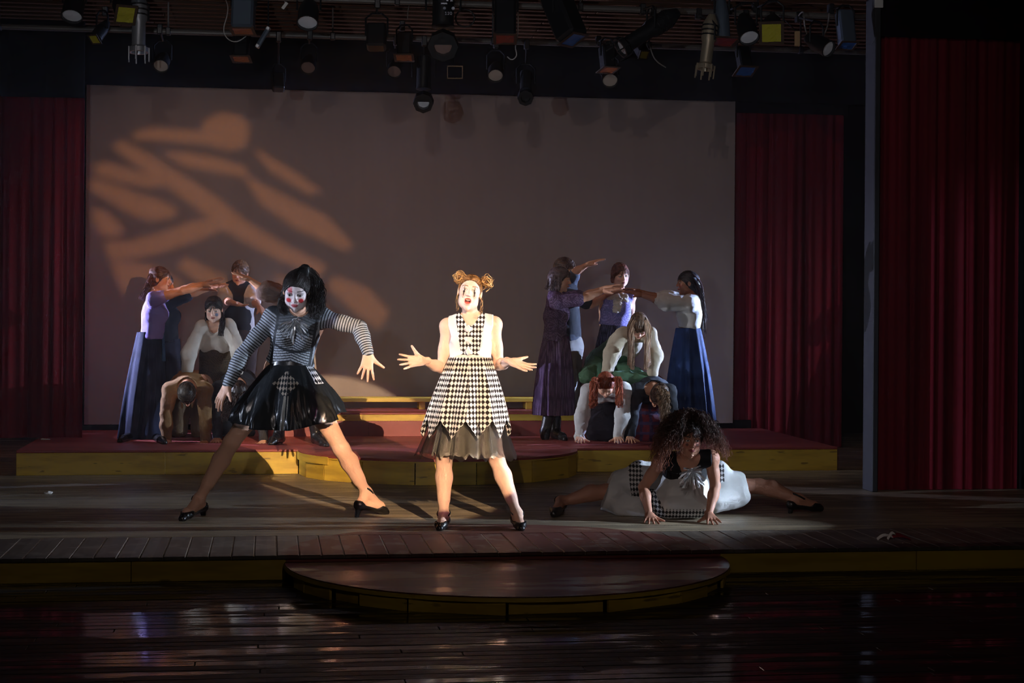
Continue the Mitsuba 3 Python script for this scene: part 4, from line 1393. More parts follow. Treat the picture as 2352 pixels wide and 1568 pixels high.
# turn the seam to the back
add('skirt', m, 'm_lead_skirt', k, True, 'flared diamond skirt with a pointed hem', uv=uv)
add('belt', field_mesh([cone(wc - .0 * UPW, wc + 0.012 * UPW, 0.130, 0.128, 0.01, (b.fw, 0.78))], 0.005, clips=[below(wc + 0.020 * UPW, UPW), below(wc - 0.012 * UPW, -UPW)]), 'm_petticoat', k, True)
m, uv = skirt(W(1078, 880, 10.99), W(1075, 1044, 10.99), b.fw, (0.14, 0.12), (0.215, 0.19), n=11, fold=0.14, hem=lambda t: 0.012 * np.sin(t * 17) + 0.008 * np.sin(t * 31), nu=300, nv=24, seed=8)
add('petticoat', m, 'm_petticoat', k, True, 'cream petticoat under the black tulle')
for i, (rx, py, n) in enumerate(((0.315, 1046, 9), (0.275, 1036, 13))):
    m, uv = skirt(W(1076, 900 + 10 * i, 10.99), W(1071, py, 10.99), b.fw, (0.17, 0.15), (rx, 0.26 - .02 * i), n=n, fold=0.13, hem=lambda t: 0.014 * np.sin(t * 11 + i) + 0.01 * np.sin(t * 23), nu=260, nv=16, seed=18 + i, thick=0.0015)
    add('tulle_skirt', m, 'm_tulle', k, True)
for sd in 'LR':
    shoe(b, sd, k, 0.045)

# ------------------------------------------------------------------ the dancer with striding legs
b = Body(11.25, {'neck': (685, 722, -0.06), 'head': (681, 668, -0.17), 'pelvis': (664, 850, 0.06), 'shL': (628, 727, -0.04), 'shR': (738, 729, -0.02), 'elL': (556, 815, -0.06), 'wrL': (523, 884, -0.10),
                 'elR': (826, 752, -0.03), 'wrR': (846, 812, -0.12), 'hipL': (638, 872, 0.06), 'hipR': (692, 870, 0.08), 'knL': (532, 1015, 0.06), 'knR': (784, 1030, 0.12),
                 'anL': (457, 1146, 0.22), 'anR': (841, 1130, 0.30), 'toL': (419, 1191, '0.016'), 'toR': (886, 1176, '0.016')},
         face=(0.0, 0.92, -0.38), up=(0.06, 0.38, 0.92), fw=(0, 1, -0.2), size=1.06, head=1.10, girth=0.93,
         hands={'L': dict(d=(-0.45, 0.1, -0.85), n=(-0.6, 0.6, 0.3), t=(0.5, 0.7, -0.2), curl=0.25, spread=0.8, thumb=0.8),
                'R': dict(d=(-0.10, 0.15, -1), n=(0.1, 0.98, 0.1), t=(1, 0, 0), curl=0.2, spread=1.1, thumb=1.1)})
k = thing('person', 'dancer with white and red face paint, black skirt and checked long sleeves striding wide', 'person')
DANB = b
mk = [((190, 20, 35), (x * 0.036, 0.06, -0.030), (0.0155, 0.06, 0.0155), 0.95) for x in (-1, 1)] + \
     [((200, 40, 60), (0.040 - 0.007 * i, 0.07, 0.040 - 0.003 * i), (0.0032, 0.06, 0.022), 0.8) for i in range(4)] + [((30, 22, 26), (x * 0.031, 0.08, 0.010), (0.021, 0.04, 0.013), 0.6) for x in (-1, 1)]
m, c = b.mesh(0.0068, 0.0029, 0.0033, SKIN, brow=(25, 18, 18), lip=(190, 40, 60), iris=(30, 22, 18), makeup=mk, white=((228, 220, 225), 0.8))
add('body', m, 'm_skin', k, True, color=c)
hd = b.head
bun = hd.to((-0.040, -0.075, 0.105))
hm = hair_cap(hd, 0.010, (0.014, 0.70, -0.03), -0.075, extra=[cone(hd.to((-0.02, -0.05, 0.085)), bun, 0.045, 0.040, 0.03)], h=0.004, wr=(0.004, 60))
m, r = comb(hd, 900, 0.09, 0.0018, grow=0.0105, hair=(0.014, 0.70, -0.03), to=[(-.04, -.075, .105)], wave=.1)
add('hair', cat_([hm, m]), 'm_hair', k, True, 'black hair tied up high and falling in waves', color=np.vstack([mix_color(hm, (14, 11, 10), (26, 20, 18), 40), hair_color(r, (14, 11, 10), (46, 36, 33))]))
P_ = []
for q0, dx, l in ((bun, 0.055, 0.30), (bun + V(0.02, 0, 0), 0.085, 0.32), (bun + V(0, -.03, 0), 0.07, 0.35)):
    P_.append([q0, q0 + V(dx * .6, -.01, -0.06), q0 + V(dx, 0.03, -0.18), q0 + V(dx * 0.9, 0.08, -l)])
m1, r1 = locks(P_, 120, 0.028, 0.036, 0.0022, 0.010, 2.5, 12, 3, 3)
P_ = []
for x in (0.072, 0.062):
    a = hd.to((x, -0.03, 0.0))
    P_.append([a, a + V(-0.015, 0.0, -0.06), a + V(-0.02, 0.04, -0.12), a + V(0.0, 0.08, -0.16)])
    P_.append([a, a + V(-0.01, 0.0, -0.08), a + V(-0.005, 0.05, -0.14), a + V(0.02, 0.09, -0.175)])
m2, r2 = locks(P_, 60, 0.014, 0.022, 0.0022, 0.010, 2.5, 12, 3, 4)
m, r = cat_([m1, m2]), np.concatenate([r1, r2])
add('loose_hair', m, 'm_hair', k, True, color=hair_color(r, (12, 9, 9), (42, 32, 29)), kind='stuff')


def duv(v):
    q = v - b.C
    x, y = q @ b.rt, q @ b.up + 0.12
    uv = np.stack([np.where(q @ b.fw > -0.03, x, 9.0), y], 1)
    for sd, sg in (('L', -1), ('R', 1)):
        sh, el, wr = b.J['sh' + sd], b.J['el' + sd], b.J['wr' + sd]
        on = (v - sh) @ unit(el - sh) > -0.02
        on &= sg * ((v - b.C) @ b.rt) > 0.135
        d1 = np.clip((v - sh) @ unit(el - sh), -0.05, np.linalg.norm(el - sh))
        d2 = np.maximum((v - el) @ unit(wr - el), 0)
        near = np.where(np.linalg.norm(v - (sh + np.outer(d1, unit(el - sh))), axis=1) < np.linalg.norm(v - (el + np.outer(d2, unit(wr - el))), axis=1), d1, np.linalg.norm(el - sh) + d2)
        uv[on] = np.stack([near, 5 + q @ b.fw * 3], 1)[on]
    return uv


top(b, k, 'net_top', (0, 0, 0), 'm_net_top', 0.006, 0.011, 'long', waist=0.12, neck=(0.060, 0.03, 0.0), wr=(0.002, 15), uvf=duv, label='tight long sleeved top with a woven check')
wc = W(666, 836, 11.29)
hc = W(661, 962, 11.27)
m, uv = skirt(wc, hc, b.fw, (0.140, 0.115), (0.365, 0.30), n=8, fold=0.17, hem=lambda t: 0.035 * np.cos(t) + 0.02 * np.cos(2 * t) + 0.02 * np.sin(t), crumple=.11, nu=240, nv=30, bulge=0.10, seed=12)
add('skirt', m, 'm_black_skirt', k, True, 'flared shiny black skirt with diamond patches', uv=uv)
add('belt', field_mesh([cone(wc - .02 * UPW, wc + 0.02 * UPW, 0.142, 0.138, 0.01, (b.fw, 0.82))], 0.005, clips=[below(wc + 0.025 * UPW, UPW), below(wc - 0.02 * UPW, -UPW)]), 'm_shoe', k, True)
q = hd.to((0, 0.06, -0.115)) - 0.055 * UPW + V(0.01, 0.05, 0)
tinsel(q, np.stack([RGT, -FWD, UPW], 1), k, 44, 0.125, 2)
for sd in 'LR':
    shoe(b, sd, k, 0.055)

# ------------------------------------------------------------------ the performer doing the splits
b = Body(11.5, {'neck': (1578, 1058, 0.03), 'head': (1584, 1008, -0.10), 'pelvis': (1562, 1122, 0.42), 'shL': (1518, 1058, 0.02), 'shR': (1634, 1052, 0.0), 'elL': (1478, 1118, 0.02), 'wrL': (1491, 1181, -0.10),
                'elR': (1643, 1116, 0.02), 'wrR': (1628, 1181, -0.10), 'hipL': (1535, 1128, 0.40), 'hipR': (1600, 1124, 0.42), 'knL': (1392, 1128, 0.42), 'knR': (1742, 1115, 0.5),
                'anL': (1288, 1151, 0.36), 'anR': (1834, 1145, 0.42), 'toL': (1272, 1180, '0.03'), 'toR': (1884, 1167, '0.03')},
         face=(0.12, 0.97, -0.12), up=(0.04, 0.10, 0.99), fw=(0, 0.7, -0.7), size=1.0, head=1.04, girth=0.95,
         hands={'L': dict(d=(0.05, 1, -0.25), n=(0, 0.2, 1), t=(1, 0, 0), curl=0.12, spread=0.9, thumb=0.9),
                'R': dict(d=(0.15, 1, -0.25), n=(0, 0.2, 1), t=(-1, 0, 0), curl=0.12, spread=0.9, thumb=0.9)})
k = thing('person', 'performer with big curly hair and white skirt doing the splits on the floor', 'person')
SPLB = b
mk = [((30, 20, 24), (x * 0.033, 0.07, -0.022), (0.010, 0.06, 0.010), 0.7) for x in (-1, 1)]
m, c = b.mesh(0.0068, 0.0031, 0.0033, np.array(lin(170, 122, 100)), brow=(20, 14, 12), lip=(120, 40, 48), iris=(25, 18, 14), makeup=mk)
add('body', m, 'm_skin', k, True, color=c)
hd = b.head
hm = hair_cap(hd, 0.016, (0.010, 0.70, -0.035), -0.09, h=0.005, wr=(0.008, 55))
m, r = comb(hd, 700, 0.06, 0.0022, grow=0.018, hair=(0.014, 0.70, -0.035), wave=1.2)
add('hair', cat_([hm, m]), 'm_hair', k, True, 'dark brown curls with reddish ends', color=np.vstack([mix_color(hm, (18, 11, 9), (32, 20, 16), 40), hair_color(r, (18, 11, 9), (58, 38, 30))]))
rg = np.random.default_rng(31)
P_ = []
for i in range(420):
    a = rg.uniform(-2.75, 2.75)
    el_ = rg.uniform(-0.15, 1.0)
    d = np.array([math.sin(a) * math.cos(el_ * 1.5), -math.cos(a) * math.cos(el_ * 1.5), math.sin(el_ * 1.5)])
    if d[1] > 0.25 and abs(d[0]) < 0.75 and d[2] < 0.75:
        continue
    if d[1] > -0.35 and abs(d[0]) < 0.80 and d[2] < 0.80 and d[1] > 0:
        continue
    r0 = hd.to(d * np.array([0.074, 0.092, 0.085]) + np.array([0, -0.012, 0.03]))
    dw = hd.R @ d
    out = 0.045 + 0.12 * math.sqrt(max(0, 1 - d[2] ** 2)) * rg.uniform(0.5, 1.0)
    left = (dw @ RGT) < 0
    drop = rg.uniform(0.10, 0.27 if left else 0.20)
    side = unit(dw - UPW * dw[2] * 0.8)
    p1 = r0 + dw * out * 0.55 + UPW * 0.02
    p2 = r0 + side * out * 1.05 - UPW * drop * 0.45
    p3 = r0 + side * out * 1.2 - UPW * drop + V(0, 0.02, 0)
    ok = True
    for p in (p1, p2, p3):
        q = p - hd.c
        if (q @ -FWD > .02 and abs(q @ RGT - .008) < .062 and q[2] < .075) or (q @ -FWD > -.03 and 0 < q @ RGT < .10 and q[2] < .06):
            ok = False
    if ok:
        P_.append([r0, p1, p2, p3])
m, r = locks(P_, 4, 0.012, 0.03, 0.0021, 0.0085, 6.0, 30, 3, 7)
tip = np.clip((hd.c[2] + 0.05 - m[0][:, 2]) / 0.22, 0, 1)[:, None]
c = hair_color(r, (30, 18, 14), (66, 42, 34)) * (1 - tip) + hair_color(r, (84, 46, 36), (150, 92, 70)) * tip
add('curls', m, 'm_hair', k, True, 'loose spiral curls', color=c, kind='stuff')
top(b, k, 'tank_top', (16, 16, 20), 'm_cloth', 0.006, 0.009, None, waist=0.35, neck=(0.066, 0.05, 0.05), wr=(0.003, 15), label='black sleeveless top')
q = hd.to((0.0, 0.06, -0.12)) - 0.075 * UPW + V(0.0, 0.05, 0)
tinsel(q, np.stack([RGT, -FWD, UPW], 1), k, 60, 0.115, 9)
ch = W(1572, 1106, 11.54)
prims = [cone(b.P + .02 * UPW, W(1432, 1122, 11.90), 0.15, 0.125, 0.06, (UPW, 0.95)), cone(W(1432, 1122, 11.90), W(1392, 1136, 11.86), 0.125, 0.115, 0.05), cone(b.P + .02 * UPW, W(1690, 1120, 11.95), 0.16, 0.115, 0.06),
         cone(W(1570, 1118, 11.66), W(1566, 1150, 11.62), 0.16, 0.18, 0.07, (FWD, 0.75)), cone(W(1535, 1165, 11.52), W(1618, 1165, 11.52), 0.06, 0.06, 0.06), cone(W(1430, 1160, 11.75), W(1520, 1160, 11.65), 0.09, 0.09, 0.08),
         cone(W(1640, 1150, 11.75), W(1690, 1140, 11.85), 0.09, 0.08, 0.08), cone(b.P + .04 * UPW, W(1470, 1080, 11.85), 0.12, 0.07, 0.08), cone(b.P + .04 * UPW, W(1650, 1075, 11.9), 0.12, 0.06, 0.08)]
cl = [below((0, 0, 0.003), (0, 0, -1)), below(W(1390, 1140, 11.8), -RGT + 0.35 * UPW), below(W(1716, 1110, 11.9), RGT - 0.45 * UPW * -1 * 0.3)]
mm = field_mesh(prims, 0.009, 0.0, clips=cl)
mm = wrinkle(mm, 0.018, 9, 5)
mm = (np.maximum(mm[0], [-99, -99, 0.002]), mm[1])
o = W(1570, 1100, 11.6)
uv = np.stack([1570 + (mm[0] - o) @ RGT * 338, 709 + (EYE - mm[0][:, 2]) * 338], 1)
add('skirt', mm, 'm_organza', k, True, 'white organza skirt with diamond bands spread over the floor', uv=uv)
for sd in 'LR':
    shoe(b, sd, k, 0.045)
# ------------------------------------------------------------------ the chorus on the platform: helpers
FLAT = dict(d=(0, 1, -0.15), n=(0, 0.15, 1), curl=0.2, spread=0.6, thumb=0.8)


def flat_hands():
    return {'L': dict(FLAT, t=(1, 0, 0)), 'R': dict(FLAT, t=(-1, 0, 0))}


def figure(label, b, skin, hair, legs=True, hh=0.0046, slim=0.0, **fc):
    k = thing('person', label, 'person')
    m, c = b.mesh(0.0105, hh, 0.0048, np.asarray(skin, float), legs=legs, slim=slim, **fc)
    add('body', m, 'm_skin', k, True, color=c)
    return k


def cap(b, k, dark, light, label=None, **kw):
    o = dict(h=0.006, grow=0.010, wr=(0.004, 60))
    o.update(kw)
    cb = {q: o.pop(q) for q in ('flow', 'L', 'n', 'wave') if q in o}
    hm = hair_cap(b.head, **o)
    col = mix_color(hm, dark, light, 45)
    m, r = comb(b.head, cb.get('n', 320), cb.get('L', 0.07), 0.0030, cb.get('flow', (0, -.75, -.65)), o['grow'] + .001, o.get('hair', (0.012, 0.72, -0.03)), max(o.get('low', -.075), -.075), 3, cb.get('wave', .15))
    M = cat_([hm, m])
    return add('hair', M, 'm_hair', k, True, label, color=np.vstack([col, hair_color(r, dark, light)]))


def tresses(k, paths, n, r0, r1, sr, dark, light, seed=1, **kw):
    m, r = locks(paths, n, r0, r1, sr, seed=seed, **kw)
    return add('loose_hair', m, 'm_hair', k, True, color=hair_color(r, dark, light), kind='stuff')


def cloth_skirt(k, b, wc, hc, rw, rh, c1, c2, n=10, fold=0.12, seed=1, label=None, m='m_cloth', freq=12, **kw):
    g, uv = skirt(wc, hc, b.fw, rw, rh, n=n, fold=fold, nu=130, nv=16, seed=seed, **kw)
    return add('skirt', g, m, k, True, label, color=mix_color(g, c1, c2, freq))


def speckle(c1, c2, cell=0.016):
    def fn(m):
        v = m[0]
        w = (np.sin(v[:, 0] / cell * 6.28) * np.sin(v[:, 2] / cell * 6.28) * np.cos(v[:, 1] / cell * 6.28 + v[:, 2] * 90) > 0.12)[:, None]
        return np.asarray(lin(*c1)) * (1 - w) + np.asarray(lin(*c2)) * w
    return fn


def drape_field(k, name, prims, color, h=0.011, wr=(0.012, 10), clips=(), m='m_cloth', label=None, seed=0):
    mm = wrinkle(field_mesh(prims, h, 0, clips=clips), wr[0], wr[1], seed)
    col = color(mm) if callable(color) else np.asarray(lin(*color))
    return add(name, mm, m, k, True, label, color=col)


def boots(k, b, color=None):
    for sd in 'LR':
        if 'to' + sd in b.J:
            shoe(b, sd, k, 0.02, kind='boot', h=0.008)


NOSE_R = dict(face=(1, 0.12, -0.03), up=(0, 0, 1))
# ---- left group
b = Body(15.6, {'neck': (357, 678), 'head': (369, 641), 'pelvis': (347, 806), 'shL': (352, 687, -0.15), 'shR': (356, 687, 0.14), 'elL': (418, 668, -0.16), 'wrL': (468, 655, -0.10), 'elR': (424, 664, 0.10), 'wrR': (476, 650, 0.04),
                'hipL': (345, 820, -.08), 'hipR': (345, 820, .08), 'knL': (330, 915, -.08), 'knR': (345, 915, .1), 'anL': (300, 1002, -.1), 'anR': (356, 1004, .02), 'toL': (276, 1012, '0.225'), 'toR': (378, 1016, '0.225')},
         fw=(1, 0.1, 0), size=0.98, head=0.96, hands={'L': dict(d=(.95, .1, .25), n=(-.2, .3, 1), t=(0, 1, .2), curl=.1, spread=.3), 'R': dict(d=(.95, .1, .3), n=(0, -.3, 1), t=(0, 1, 0), curl=.1, spread=.3)}, **NOSE_R)
k = figure('woman in a lavender top and long navy skirt reaching right at far left', b, SKIN_TAN, None, slim=.055, makeup=[((220, 215, 225), (0, .06, .05), (.07, .06, .035), .7)])  # pale forehead patch: light put into the skin colour
P1 = b
cap(b, k, (50, 30, 22), (96, 62, 44), 'brown hair half tied back', extra=[ell(b.head.to((0, -.075, .075)), np.eye(3), (.035, .035, .035), .02)])
a = b.head.to((0, -0.075, 0.04))
tresses(k, [[a + V(0, s, 0), a + V(-.03, s, -.08), a + V(-.06, s * 1.5, -.17), a + V(-.09, s, -.26)] for s in (-.05, 0, .05)], 34, .03, .035, .0036, (60, 36, 25), (130, 84, 56), 5, wave=.008, turns=2.5)
top(b, k, 'blouse', (150, 135, 205), h=0.010, grow=0.012, sleeve='cap', puff=.004, waist=0.22, neck=(.07, .05, 0), label='lavender short sleeved top')
cloth_skirt(k, b, W(345, 762, 15.6), W(323, 1008, 15.6), (.135, .12), (.205, .20), (30, 35, 58), (44, 50, 78), 9, .14, 4, 'long navy skirt', bulge=.22)
g, uv = skirt(W(345, 764, 15.6), W(323, 1008, 15.6), b.fw, (.141, .126), (.213, .208), n=9, fold=.14, nu=130, nv=16, seed=4, bulge=.22, sector=(.86, .22, .32))
add('apron', g, 'm_cloth', k, True, 'small blue patch, light on the skirt front made as cloth', color=mix_color(g, (62, 96, 140), (84, 122, 170), 12))  # blue cloth piece stands in for a lit patch on the skirt
boots(k, b)

b = Body(15.95, {'neck': (381, 686), 'head': (376, 652), 'pelvis': (383, 812), 'shL': (378, 700, -0.15), 'shR': (380, 696, 0.14), 'elL': (432, 676, -0.1), 'wrL': (482, 662, -0.06), 'elR': (436, 674, 0.1), 'wrR': (486, 660, 0.04)},
         fw=(1, 0.1, 0), size=0.98, head=0.94, hands={'L': dict(d=(.95, .1, .2), n=(0, .3, 1), t=(0, 1, 0), curl=.1, spread=.3), 'R': dict(d=(.95, .1, .2), n=(0, -.3, 1), t=(0, 1, 0), curl=.1, spread=.3)}, face=(1, .1, -.1), up=(0.1, 0, 1))
k = figure('performer in dark clothes half hidden behind the woman in the lavender top', b, SKIN_TAN, None, slim=.055, legs=False)
cap(b, k, (28, 20, 18), (50, 36, 30))
top(b, k, 'dress_top', (30, 30, 42), h=0.010, grow=0.014, sleeve='elbow', puff=.01, waist=0.2)
cloth_skirt(k, b, W(384, 778, 15.95), W(378, 1004, 15.95), (.135, .12), (.16, .17), (24, 26, 40), (40, 40, 58), 9, .1, 7, 'long dark skirt', bulge=.3)

b = Body(15.5, {'neck': (493, 742, 0.02), 'head': (491, 710, -.08), 'pelvis': (497, 872, .30), 'shL': (464, 753, 0), 'shR': (524, 749, 0), 'elL': (434, 812, -.04), 'wrL': (428, 862, -.02), 'elR': (549, 806, .0), 'wrR': (546, 858, .0),
                'hipL': (478, 885, .28), 'hipR': (515, 885, .28), 'knL': (462, 872, -.02), 'knR': (530, 872, .0)},
         face=(0.05, .95, -.28), up=(0, .28, .96), fw=(0, 1, -.3), size=0.95, head=0.98, hands=flat_hands())
k = figure('woman with dark ponytail and blue painted cheek kneeling atop the left human pyramid', b, SKIN, None, brow=(30, 20, 18), makeup=[((90, 140, 180), (-.034, .06, -.03), (.015, .06, .017), .75), ((190, 120, 110), (.01, .07, .05), (.012, .06, .025), .6)], white=((225, 205, 195), .4))
cap(b, k, (18, 14, 13), (38, 28, 25), 'black hair in a low ponytail')
a = b.head.to((-.045, -.06, -.03))
tresses(k, [[a, a + V(.03, .02, -.06), a + V(.04, .10, -.14), a + V(.035, .13, -.26)], [a + V(-.09, 0, .02), a + V(-.10, .03, -.03), a + V(-.10, .06, -.1)]], 60, .022, .028, .0034, (16, 12, 12), (45, 34, 30), 6, wave=.004, turns=2)
top(b, k, 'shirt', (200, 195, 185), h=0.010, grow=0.014, sleeve='long', puff=.020, waist=.2, neck=(.066, .05, .07), wr=(.012, 13), label='loose cream shirt')
drape_field(k, 'vest', [cone(b.C + .02 * b.fw - .05 * b.up, b.P + .05 * b.fw, .145, .150, .05, (b.fw, .78))], speckle((84, 66, 46), (60, 46, 34), .02), wr=(.006, 16), clips=[below(b.C - .02 * b.up, b.up)], label='brown corduroy bodice')

b = Body(15.1, {'neck': (430, 884, .16), 'head': (430, 905, -.0), 'pelvis': (440, 888, .80), 'shL': (391, 895, .18), 'shR': (470, 895, .18), 'elL': (381, 955, .1), 'wrL': (383, 1012, .06), 'elR': (472, 960, .12), 'wrR': (471, 1014, .06),
                'hipL': (418, 905, .78), 'hipR': (462, 905, .78), 'knL': (410, 990, .68), 'knR': (458, 990, .68), 'anL': (410, 985, 1.0), 'anR': (458, 985, 1.0)},
         face=(0.04, .12, -1), up=(0, .98, .1), fw=(0, .2, -1), size=.98, head=.98, bust=0, girth=1.05, hands=flat_hands())
k = figure('short haired performer on all fours in a tan jacket beside the navy skirt', b, SKIN_TAN, None)
cap(b, k, (22, 17, 14), (60, 48, 38), 'short dark hair', low=-.06, hair=(.02, .7, -.03))
top(b, k, 'jacket', (132, 102, 66), h=0.010, grow=0.020, sleeve='long', waist=-.15, neck=(.072, .05, 0), wr=(.014, 12), label='tan jacket')
for s in (-1, 1):
    q = b.N + s * .075 * b.rt + .03 * b.fw - .02 * b.up
    drape_field(k, 'lapel', [cone(q, q + b.fw * .16 - .03 * s * b.rt, .035, .02, .01, (b.rt, .4))], (150, 118, 80), wr=(.004, 20), h=.006)
drape_field(k, 'trousers', [cone(b.J['hip' + s], b.J['kn' + s], .105, .075, .03) for s in 'LR'] + [cone(b.J['kn' + s], b.J['an' + s], .07, .06, .03) for s in 'LR'], (118, 98, 76), clips=[below((0, 0, PT + .004), (0, 0, -1))])

b = Body(15.2, {'neck': (545, 880, .16), 'head': (548, 902, .0), 'pelvis': (545, 884, .80), 'shL': (503, 892, .18), 'shR': (590, 892, .18), 'elL': (498, 955, .1), 'wrL': (499, 1008, .04), 'elR': (603, 958, .1), 'wrR': (606, 1014, -.02),
                'hipL': (522, 905, .78), 'hipR': (568, 905, .78), 'knL': (520, 990, .68), 'knR': (570, 990, .68)},
         face=(0.0, .2, -1), up=(0, .97, .2), fw=(0, .2, -1), size=.98, head=.98, girth=1.02, hands=flat_hands())
k = figure('performer on all fours in dark clothes behind the lowered hand of the dancer', b, SKIN_TAN, None)
cap(b, k, (24, 18, 16), (48, 36, 32), wr=(.008, 50))
a = b.head.to((0, 0.01, 0.09))
tresses(k, [[b.head.to((x, .0, .05)), b.head.to((x * 1.3, .03, .11)) + V(0, .02, -.02), b.head.to((x * 1.4, .03, .1)) + V(0, .03, -.14), b.head.to((x * 1.2, .02, .1)) + V(0, .02, -.26)] for x in (-.08, -.04, 0, .04, .08)], 26, .02, .035, .0032, (26, 19, 17), (78, 58, 50), 9, wave=.011, turns=6, segs=24)
top(b, k, 'jacket', (44, 42, 44), h=0.010, grow=0.016, sleeve='long', waist=-.15, neck=(.07, .05, 0), wr=(.012, 12))
drape_field(k, 'trousers', [cone(b.J['hip' + s], b.J['kn' + s], .115, .085, .03) for s in 'LR'], (36, 34, 36), clips=[below((0, 0, PT + .004), (0, 0, -1))])

b = Body(16.58, {'neck': (546, 656), 'head': (551, 626, -.06), 'pelvis': (550, 775), 'shL': (516, 667, 0), 'shR': (574, 669, 0), 'elL': (517, 690, -.22), 'wrL': (541, 697, -.42), 'elR': (584, 693, -.20), 'wrR': (597, 707, -.40),
                'hipL': (532, 790), 'hipR': (566, 790), 'knL': (530, 885), 'knR': (568, 885), 'anL': (530, 970), 'anR': (568, 970)},
         face=(-.15, .95, -.22), up=(.05, .2, .97), fw=(0, 1, 0), size=.98, head=1.0, bust=0, hands={'L': dict(d=(.8, .55, -.2), n=(-.2, -.2, -1), t=(0, 1, .4), curl=.3, spread=.5), 'R': dict(d=(.55, .6, -.55), n=(.3, .3, .8), t=(-1, 0, 0), curl=.3, spread=.4)})
k = figure('brown haired performer in white shirt and black waistcoat behind the left group', b, SKIN_TAN, None)
cap(b, k, (74, 52, 34), (132, 96, 64), 'wavy brown hair', low=-.10, wr=(.008, 45), wave=.7, L=.10)
top(b, k, 'shirt', (196, 188, 180), h=0.010, grow=0.012, sleeve='elbow', puff=.022, waist=.1, wr=(.012, 14), label='white shirt with rolled sleeves')
drape_field(k, 'waistcoat', [cone(b.C + .09 * b.up, b.P, .142, .150, .05, (b.fw, .80)), cone(b.J['shL'] * .75 + b.N * .25, b.C, .06, .1, .04), cone(b.J['shR'] * .75 + b.N * .25, b.C, .06, .1, .04)], (34, 28, 26), wr=(.005, 14), label='black waistcoat')
drape_field(k, 'trousers', [cone(b.P, b.J['hip' + s], .15, .12, .04, (b.fw, .85)) for s in 'LR'] + [cone(b.J['hip' + s], b.J['kn' + s], .105, .075, .04) for s in 'LR'] + [cone(b.J['kn' + s], b.J['an' + s], .075, .06, .04) for s in 'LR'], (58, 42, 34), wr=(.008, 9), label='dark brown trousers')

b = Body(15.05, {'neck': (689, 674), 'head': (693, 644, -.02), 'pelvis': (684, 806), 'shL': (656, 680, 0), 'shR': (722, 690, 0), 'elL': (608, 668, -.03), 'wrL': (573, 641, -.06), 'elR': (738, 740, .1), 'wrR': (722, 792, .1),
                'hipL': (664, 822), 'hipR': (704, 822), 'knL': (650, 915, -.03), 'knR': (712, 915, -.03), 'anL': (640, 1000, .0), 'anR': (727, 1002, .0), 'toL': (622, 1018, '0.225'), 'toR': (750, 1022, '0.225')},
         face=(-.8, .5, 0), up=(0, 0, 1), fw=(-.4, .9, 0), size=.97, head=.95, hands={'L': dict(d=(-.9, .1, .4), n=(-.3, .2, 1), t=(0, 1, .2), curl=.1, spread=.25), 'R': dict(d=(-.1, .2, -1), n=(1, .2, 0), t=(0, 1, 0))})
k = figure('performer in brown behind the striding dancer, one wide sleeve stretched out left', b, SKIN_TAN, None, slim=.055)
cap(b, k, (20, 15, 13), (42, 32, 28), n=150)
top(b, k, 'blouse', (78, 58, 48), h=0.010, grow=0.014, sleeve='elbow', puff=.046, waist=.2, wr=(.016, 11), label='brown blouse with wide sleeves')
cloth_skirt(k, b, W(684, 772, 15.05), W(684, 872, 15.05), (.13, .11), (.17, .16), (140, 118, 96), (168, 146, 120), 8, .1, 9, 'beige knee length skirt', bulge=.1)
boots(k, b)

# ---- right group
b = Body(15.85, {'neck': (1277, 676), 'head': (1287, 642), 'pelvis': (1274, 810), 'shL': (1275, 693, -.15), 'shR': (1279, 690, .14), 'elL': (1336, 687, -.18), 'wrL': (1386, 668, -.12), 'elR': (1338, 680, .1), 'wrR': (1388, 662, .04),
                'hipL': (1272, 825, -.08), 'hipR': (1272, 825, .08), 'knL': (1270, 912, -.06), 'knR': (1276, 912, .06), 'anL': (1252, 990, -.06), 'anR': (1276, 993, .06), 'toL': (1252, 1006, '0.225'), 'toR': (1298, 1008, '0.225')},
         face=(1, .1, -.1), up=(.05, 0, 1), fw=(1, .1, 0), size=.97, head=.96, hands={'L': dict(d=(.95, .05, .2), n=(-.2, .3, 1), t=(0, 1, 0), curl=.1, spread=.3), 'R': dict(d=(.95, .05, .2), n=(-.2, -.3, 1), t=(0, 1, 0), curl=.1, spread=.3)})
k = figure('woman with a short bob in a long purple patterned dress reaching out to the right', b, SKIN_TAN, None, slim=.055)
cap(b, k, (50, 36, 32), (104, 84, 78), 'greyish brown bob', low=-.125, grow=.016, extra=[cone(b.head.to((0, -.06, 0)), b.head.to((0, -.055, -.10)), .062, .056, .03), cone(b.head.to((.066, -.01, .0)), b.head.to((.068, -.015, -.09)), .024, .026, .02)], wr=(.006, 40))
tresses(k, [[b.head.to((x, y, .03)), b.head.to((x * 1.15, y * 1.25, -.05)), b.head.to((x * 1.2, y * 1.4 - .01, -.125))] for x, y in ((.07, -.0), (.07, -.05), (.03, -.085), (-.03, -.085), (-.07, -.04))], 22, .022, .02, .0035, (60, 44, 40), (120, 98, 90), 4, wave=.003)
pc = speckle((70, 50, 76), (112, 90, 118), .022)
top(b, k, 'dress_top', pc, h=0.010, grow=0.013, sleeve='elbow', puff=.012, waist=.2, neck=(.06, .04, 0), wr=(.012, 12), label='purple patterned bodice')
g, uv = skirt(W(1277, 772, 15.85), W(1271, 952, 15.85), b.fw, (.135, .12), (.175, .19), n=12, fold=.13, nu=200, nv=24, seed=14, bulge=.25)
add('skirt', g, 'm_cloth', k, True, 'long gathered purple skirt', color=pc(g))
boots(k, b)

